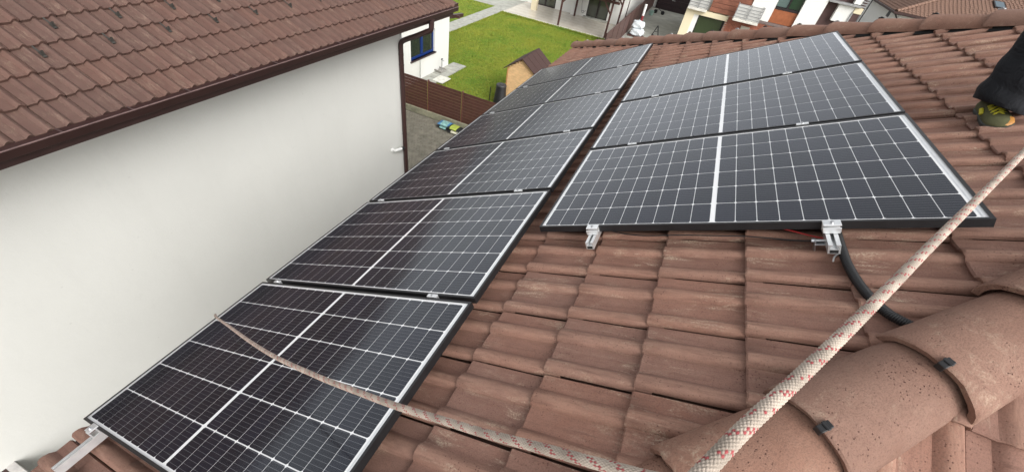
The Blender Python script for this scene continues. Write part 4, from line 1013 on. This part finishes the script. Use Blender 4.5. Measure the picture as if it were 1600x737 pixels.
toward = Vector((CAM.x - foot.x, CAM.y - foot.y, 0)).normalized(); toward = (Matrix.Rotation(R(18), 3, 'Z') @ toward)
sidev = Vector((0, 0, 1)).cross(toward)
def L3(f, s, z): return toward * f + sidev * s + Vector((0, 0, z))
def skin(name, verts, edges, radii, mat, parent, root=0, sub=2):
    me = bpy.data.meshes.new(name); me.from_pydata([tuple(v) for v in verts], edges, []); o = bpy.data.objects.new(name, me); link(o, parent)
    m = o.modifiers.new('skin', 'SKIN'); 
    for i, r in enumerate(radii):
        sv_ = me.skin_vertices[0].data[i]; sv_.radius = r if hasattr(r, '__len__') else (r, r); sv_.use_root = (i == root)
    m.use_smooth_shade = True; s_ = o.modifiers.new('sub', 'SUBSURF'); s_.levels = sub; s_.render_levels = sub; me.materials.append(mat); return o
# second foot is up the slope, farther right (side -1 is to the right seen from the camera)
dl = .42
f2 = WEST.p(4.42, 2.95, NPAN + .034) - foot
hipc = (f2) * .42 + Vector((0, 0, .93)) + toward * -.05
hl_, hr_ = hipc - sidev * -.09, hipc + sidev * -.09
kn1 = L3(.03, -.05, .48); kn2 = f2 + Vector((0, 0, .47)) + toward * .14
body_v = [hipc, hipc + Vector((0, 0, .22)), hipc + Vector((0, 0, .44)) + toward * .05, hipc + Vector((0, 0, .56)) + toward * .08, hipc + Vector((0, 0, .68)) + toward * .12, hipc + Vector((0, 0, .78)) + toward * .15,
          hl_, kn1, L3(-.02, 0, .10), hr_, kn2, f2 + Vector((0, 0, .10)),
          hipc + Vector((0, 0, .54)) + toward * .06 + sidev * .19, hipc + Vector((0, 0, .27)) + toward * .10 + sidev * .26, hipc + Vector((0, 0, .12)) + toward * .30 + sidev * .22,
          hipc + Vector((0, 0, .54)) + toward * .06 - sidev * .19, hipc + Vector((0, 0, .27)) + toward * .10 - sidev * .26, hipc + Vector((0, 0, .12)) + toward * .30 - sidev * .22]
be = [(0, 1), (1, 2), (2, 3), (3, 4), (4, 5), (0, 6), (6, 7), (7, 8), (0, 9), (9, 10), (10, 11), (2, 12), (12, 13), (13, 14), (2, 15), (15, 16), (16, 17)]
skin('body', body_v, be, [.13, .13, .14, .055, .095, .08, .085, .055, .035, .085, .055, .035, .06, .042, .032, .06, .042, .032], M_SKIN, wk)
skin('jacket', [hipc + Vector((0, 0, .02)), body_v[1], body_v[2], body_v[12], body_v[13], body_v[14], body_v[15], body_v[16], body_v[17]], [(0, 1), (1, 2), (2, 3), (3, 4), (4, 5), (2, 6), (6, 7), (7, 8)], [.17, .165, .17, .085, .062, .05, .085, .062, .05], M_JACKET, wk)
hd = bmesh.new(); bmesh.ops.create_icosphere(hd, subdivisions=3, radius=.108); 
for v in list(hd.verts):
    v.co.z *= 1.1
hm = bpy.data.objects.new('hair', bm_mesh(hd, 'hair', M_HAIR, 60)); link(hm, wk); hm.location = body_v[5] + Vector((0, 0, .035)) - toward * .03
def trouser_leg(name, ankle, knee, hip, r_hem, r_knee, r_hip, hem_low):
    # cloth tube from hem to hip with folds bunched above the shoe
    b = MB(); n = 28; rows = []
    A, K_, H_ = Vector(ankle), Vector(knee), Vector(hip)
    path_ = catmull([A, A.lerp(K_, .5) + toward * .004, K_, K_.lerp(H_, .5), H_], 10)
    for i, p in enumerate(path_):
        t = i / (len(path_) - 1); r0 = r_hem + (r_knee - r_hem) * min(1, t * 2) if t < .5 else r_knee + (r_hip - r_knee) * (t - .5) * 2
        for j in range(n):
            a = 2 * math.pi * j / n
            fold = 1 + .10 * math.sin(t * 46 + 1.7 * math.sin(a)) * math.exp(-t * 6) + .030 * math.sin(t * 19 + 2.2 * a) + .02 * math.sin(5 * a + t * 9)
            q = p + (toward * math.cos(a) * 1.06 + sidev * math.sin(a)) * r0 * fold
            if i == 0: q += Vector((0, 0, hem_low * math.cos(a - math.pi * .9)))
            b.v.append(tuple(q))
    m = len(path_)
    for i in range(m - 1):
        for j in range(n): b.f.append((i * n + j, i * n + (j + 1) % n, (i + 1) * n + (j + 1) % n, (i + 1) * n + j))
    return b.build(name, M_TROUSER, wk, 60)
trouser_leg('trouser_leg', L3(.015, -.020, .047), kn1, hl_ + Vector((0, 0, .04)), .112, .108, .125, -.016)
trouser_leg('trouser_leg', f2 + Vector((0, 0, .105)), kn2, hr_ + Vector((0, 0, .04)), .098, .098, .125, -.02)
M_SHOE = simple('olive_suede', (.085, .085, .038), .9, 0, .25, 25, .3, 120, .003); M_SOLE = simple('dark_sole', (.05, .052, .045), .8); M_LACE = simple('yellow_lace', (.55, .50, .04), .6); M_ORANGE = simple('orange_rubber', (.45, .21, .05), .5)
def shoe(base, yaw):
    s_ = empty('shoe', base, (0, 0, 0), wk); fx = (Matrix.Rotation(yaw, 3, 'Z') @ toward); tilt = (fx - WEST.N * fx.dot(WEST.N)).normalized(); up = WEST.N; sy = up.cross(tilt)
    s_.matrix_local = Matrix.Translation(base) @ Matrix((tilt, sy, up)).transposed().to_4x4()
    prof = [(-.095, .036, .065), (-.08, .042, .072), (-.04, .043, .080), (.0, .043, .082), (.04, .046, .076), (.08, .049, .063), (.115, .050, .052), (.145, .045, .046), (.168, .030, .038), (.176, .014, .028)]
    b = MB(); n = 16
    for x, w, h in prof:
        for j in range(n):
            a = math.pi * j / (n - 1); b.v.append((x, w * math.cos(a) * (1.0 if math.sin(a) < .5 else .96), .018 + (h - .018) * math.sin(a) ** .6))
    for i in range(len(prof) - 1):
        for j in range(n - 1): b.f.append((i * n + j, i * n + j + 1, (i + 1) * n + j + 1, (i + 1) * n + j))
    b.f.append(tuple(range(n))); b.f.append(tuple((len(prof) - 1) * n + j for j in reversed(range(n))))
    up_ = b.build('upper', M_SHOE, s_, 50)
    so_ = MB(); outl = [(x, w + .005) for x, w, h in prof] + [(x, -w - .005) for x, w, h in reversed(prof)]; so_.prism(outl, 2, 0, .022); so_.build('sole', M_SOLE, s_, None, .003)
    tc_ = MB(); k0 = [(x, w + .004, h) for x, w, h in prof if x > .11]
    for x, w, h in k0:
        for j in range(n): a = math.pi * (.02 + .33 * j / (n - 1)); tc_.v.append((x, w * math.cos(a) * 1.0, .020 + (h * .95 - .02) * math.sin(a) ** .6))
    for i in range(len(k0) - 1):
        for j in range(n - 1): tc_.f.append((i * n + j, i * n + j + 1, (i + 1) * n + j + 1, (i + 1) * n + j))
    tc_.build('toe_guard', M_ORANGE, s_, 60)
    for k in range(4):
        x = .030 + k * .019; z = .084 - k * .0075
        MB().tube([(x, -.026, z - .014), (x + .008, 0, z + .003), (x + .016, .026, z - .016)], .0042, 6).build('lace', M_LACE, s_, 60)
        MB().tube([(x + .014, -.026, z - .016), (x + .009, 0, z + .005), (x, .026, z - .012)], .0042, 6).build('lace', M_LACE, s_, 60)
    MB().tube([(.03, -.0455, .060), (.045, -.047, .052), (.055, -.048, .042)], .009, 8).build('tab', M_LACE, s_, 60)
    return s_
shoe(Vector((0, 0, -.014)) - toward * .0, R(4)); shoe(f2 + Vector((0, 0, -.014)), R(-20))
for sgn, wr in ((1, body_v[14]), (-1, body_v[17])):
    hv = [wr, wr + toward * .05 - Vector((0, 0, .02)), wr + toward * .09 - Vector((0, 0, .03))]; ed = [(0, 1), (1, 2)]; rr = [.028, (.032, .018), (.038, .015)]
    for q in range(4):
        base = len(hv); o_ = sidev * (-.027 + q * .018); ln = (.055, .068, .072, .06)[q]
        hv += [hv[2] + o_ + toward * .02, hv[2] + o_ + toward * (.02 + ln * .6) - Vector((0, 0, .012)), hv[2] + o_ + toward * (.02 + ln) - Vector((0, 0, .035))]; ed += [(2, base), (base, base + 1), (base + 1, base + 2)]; rr += [.009, .0085, .007]
    base = len(hv); hv += [hv[1] + sidev * (.04 * sgn) + toward * .02, hv[1] + sidev * (.055 * sgn) + toward * .06 - Vector((0, 0, .02))]; ed += [(1, base), (base, base + 1)]; rr += [.011, .009]
    skin('hand', hv, ed, rr, M_SKIN, wk, 0, 1)
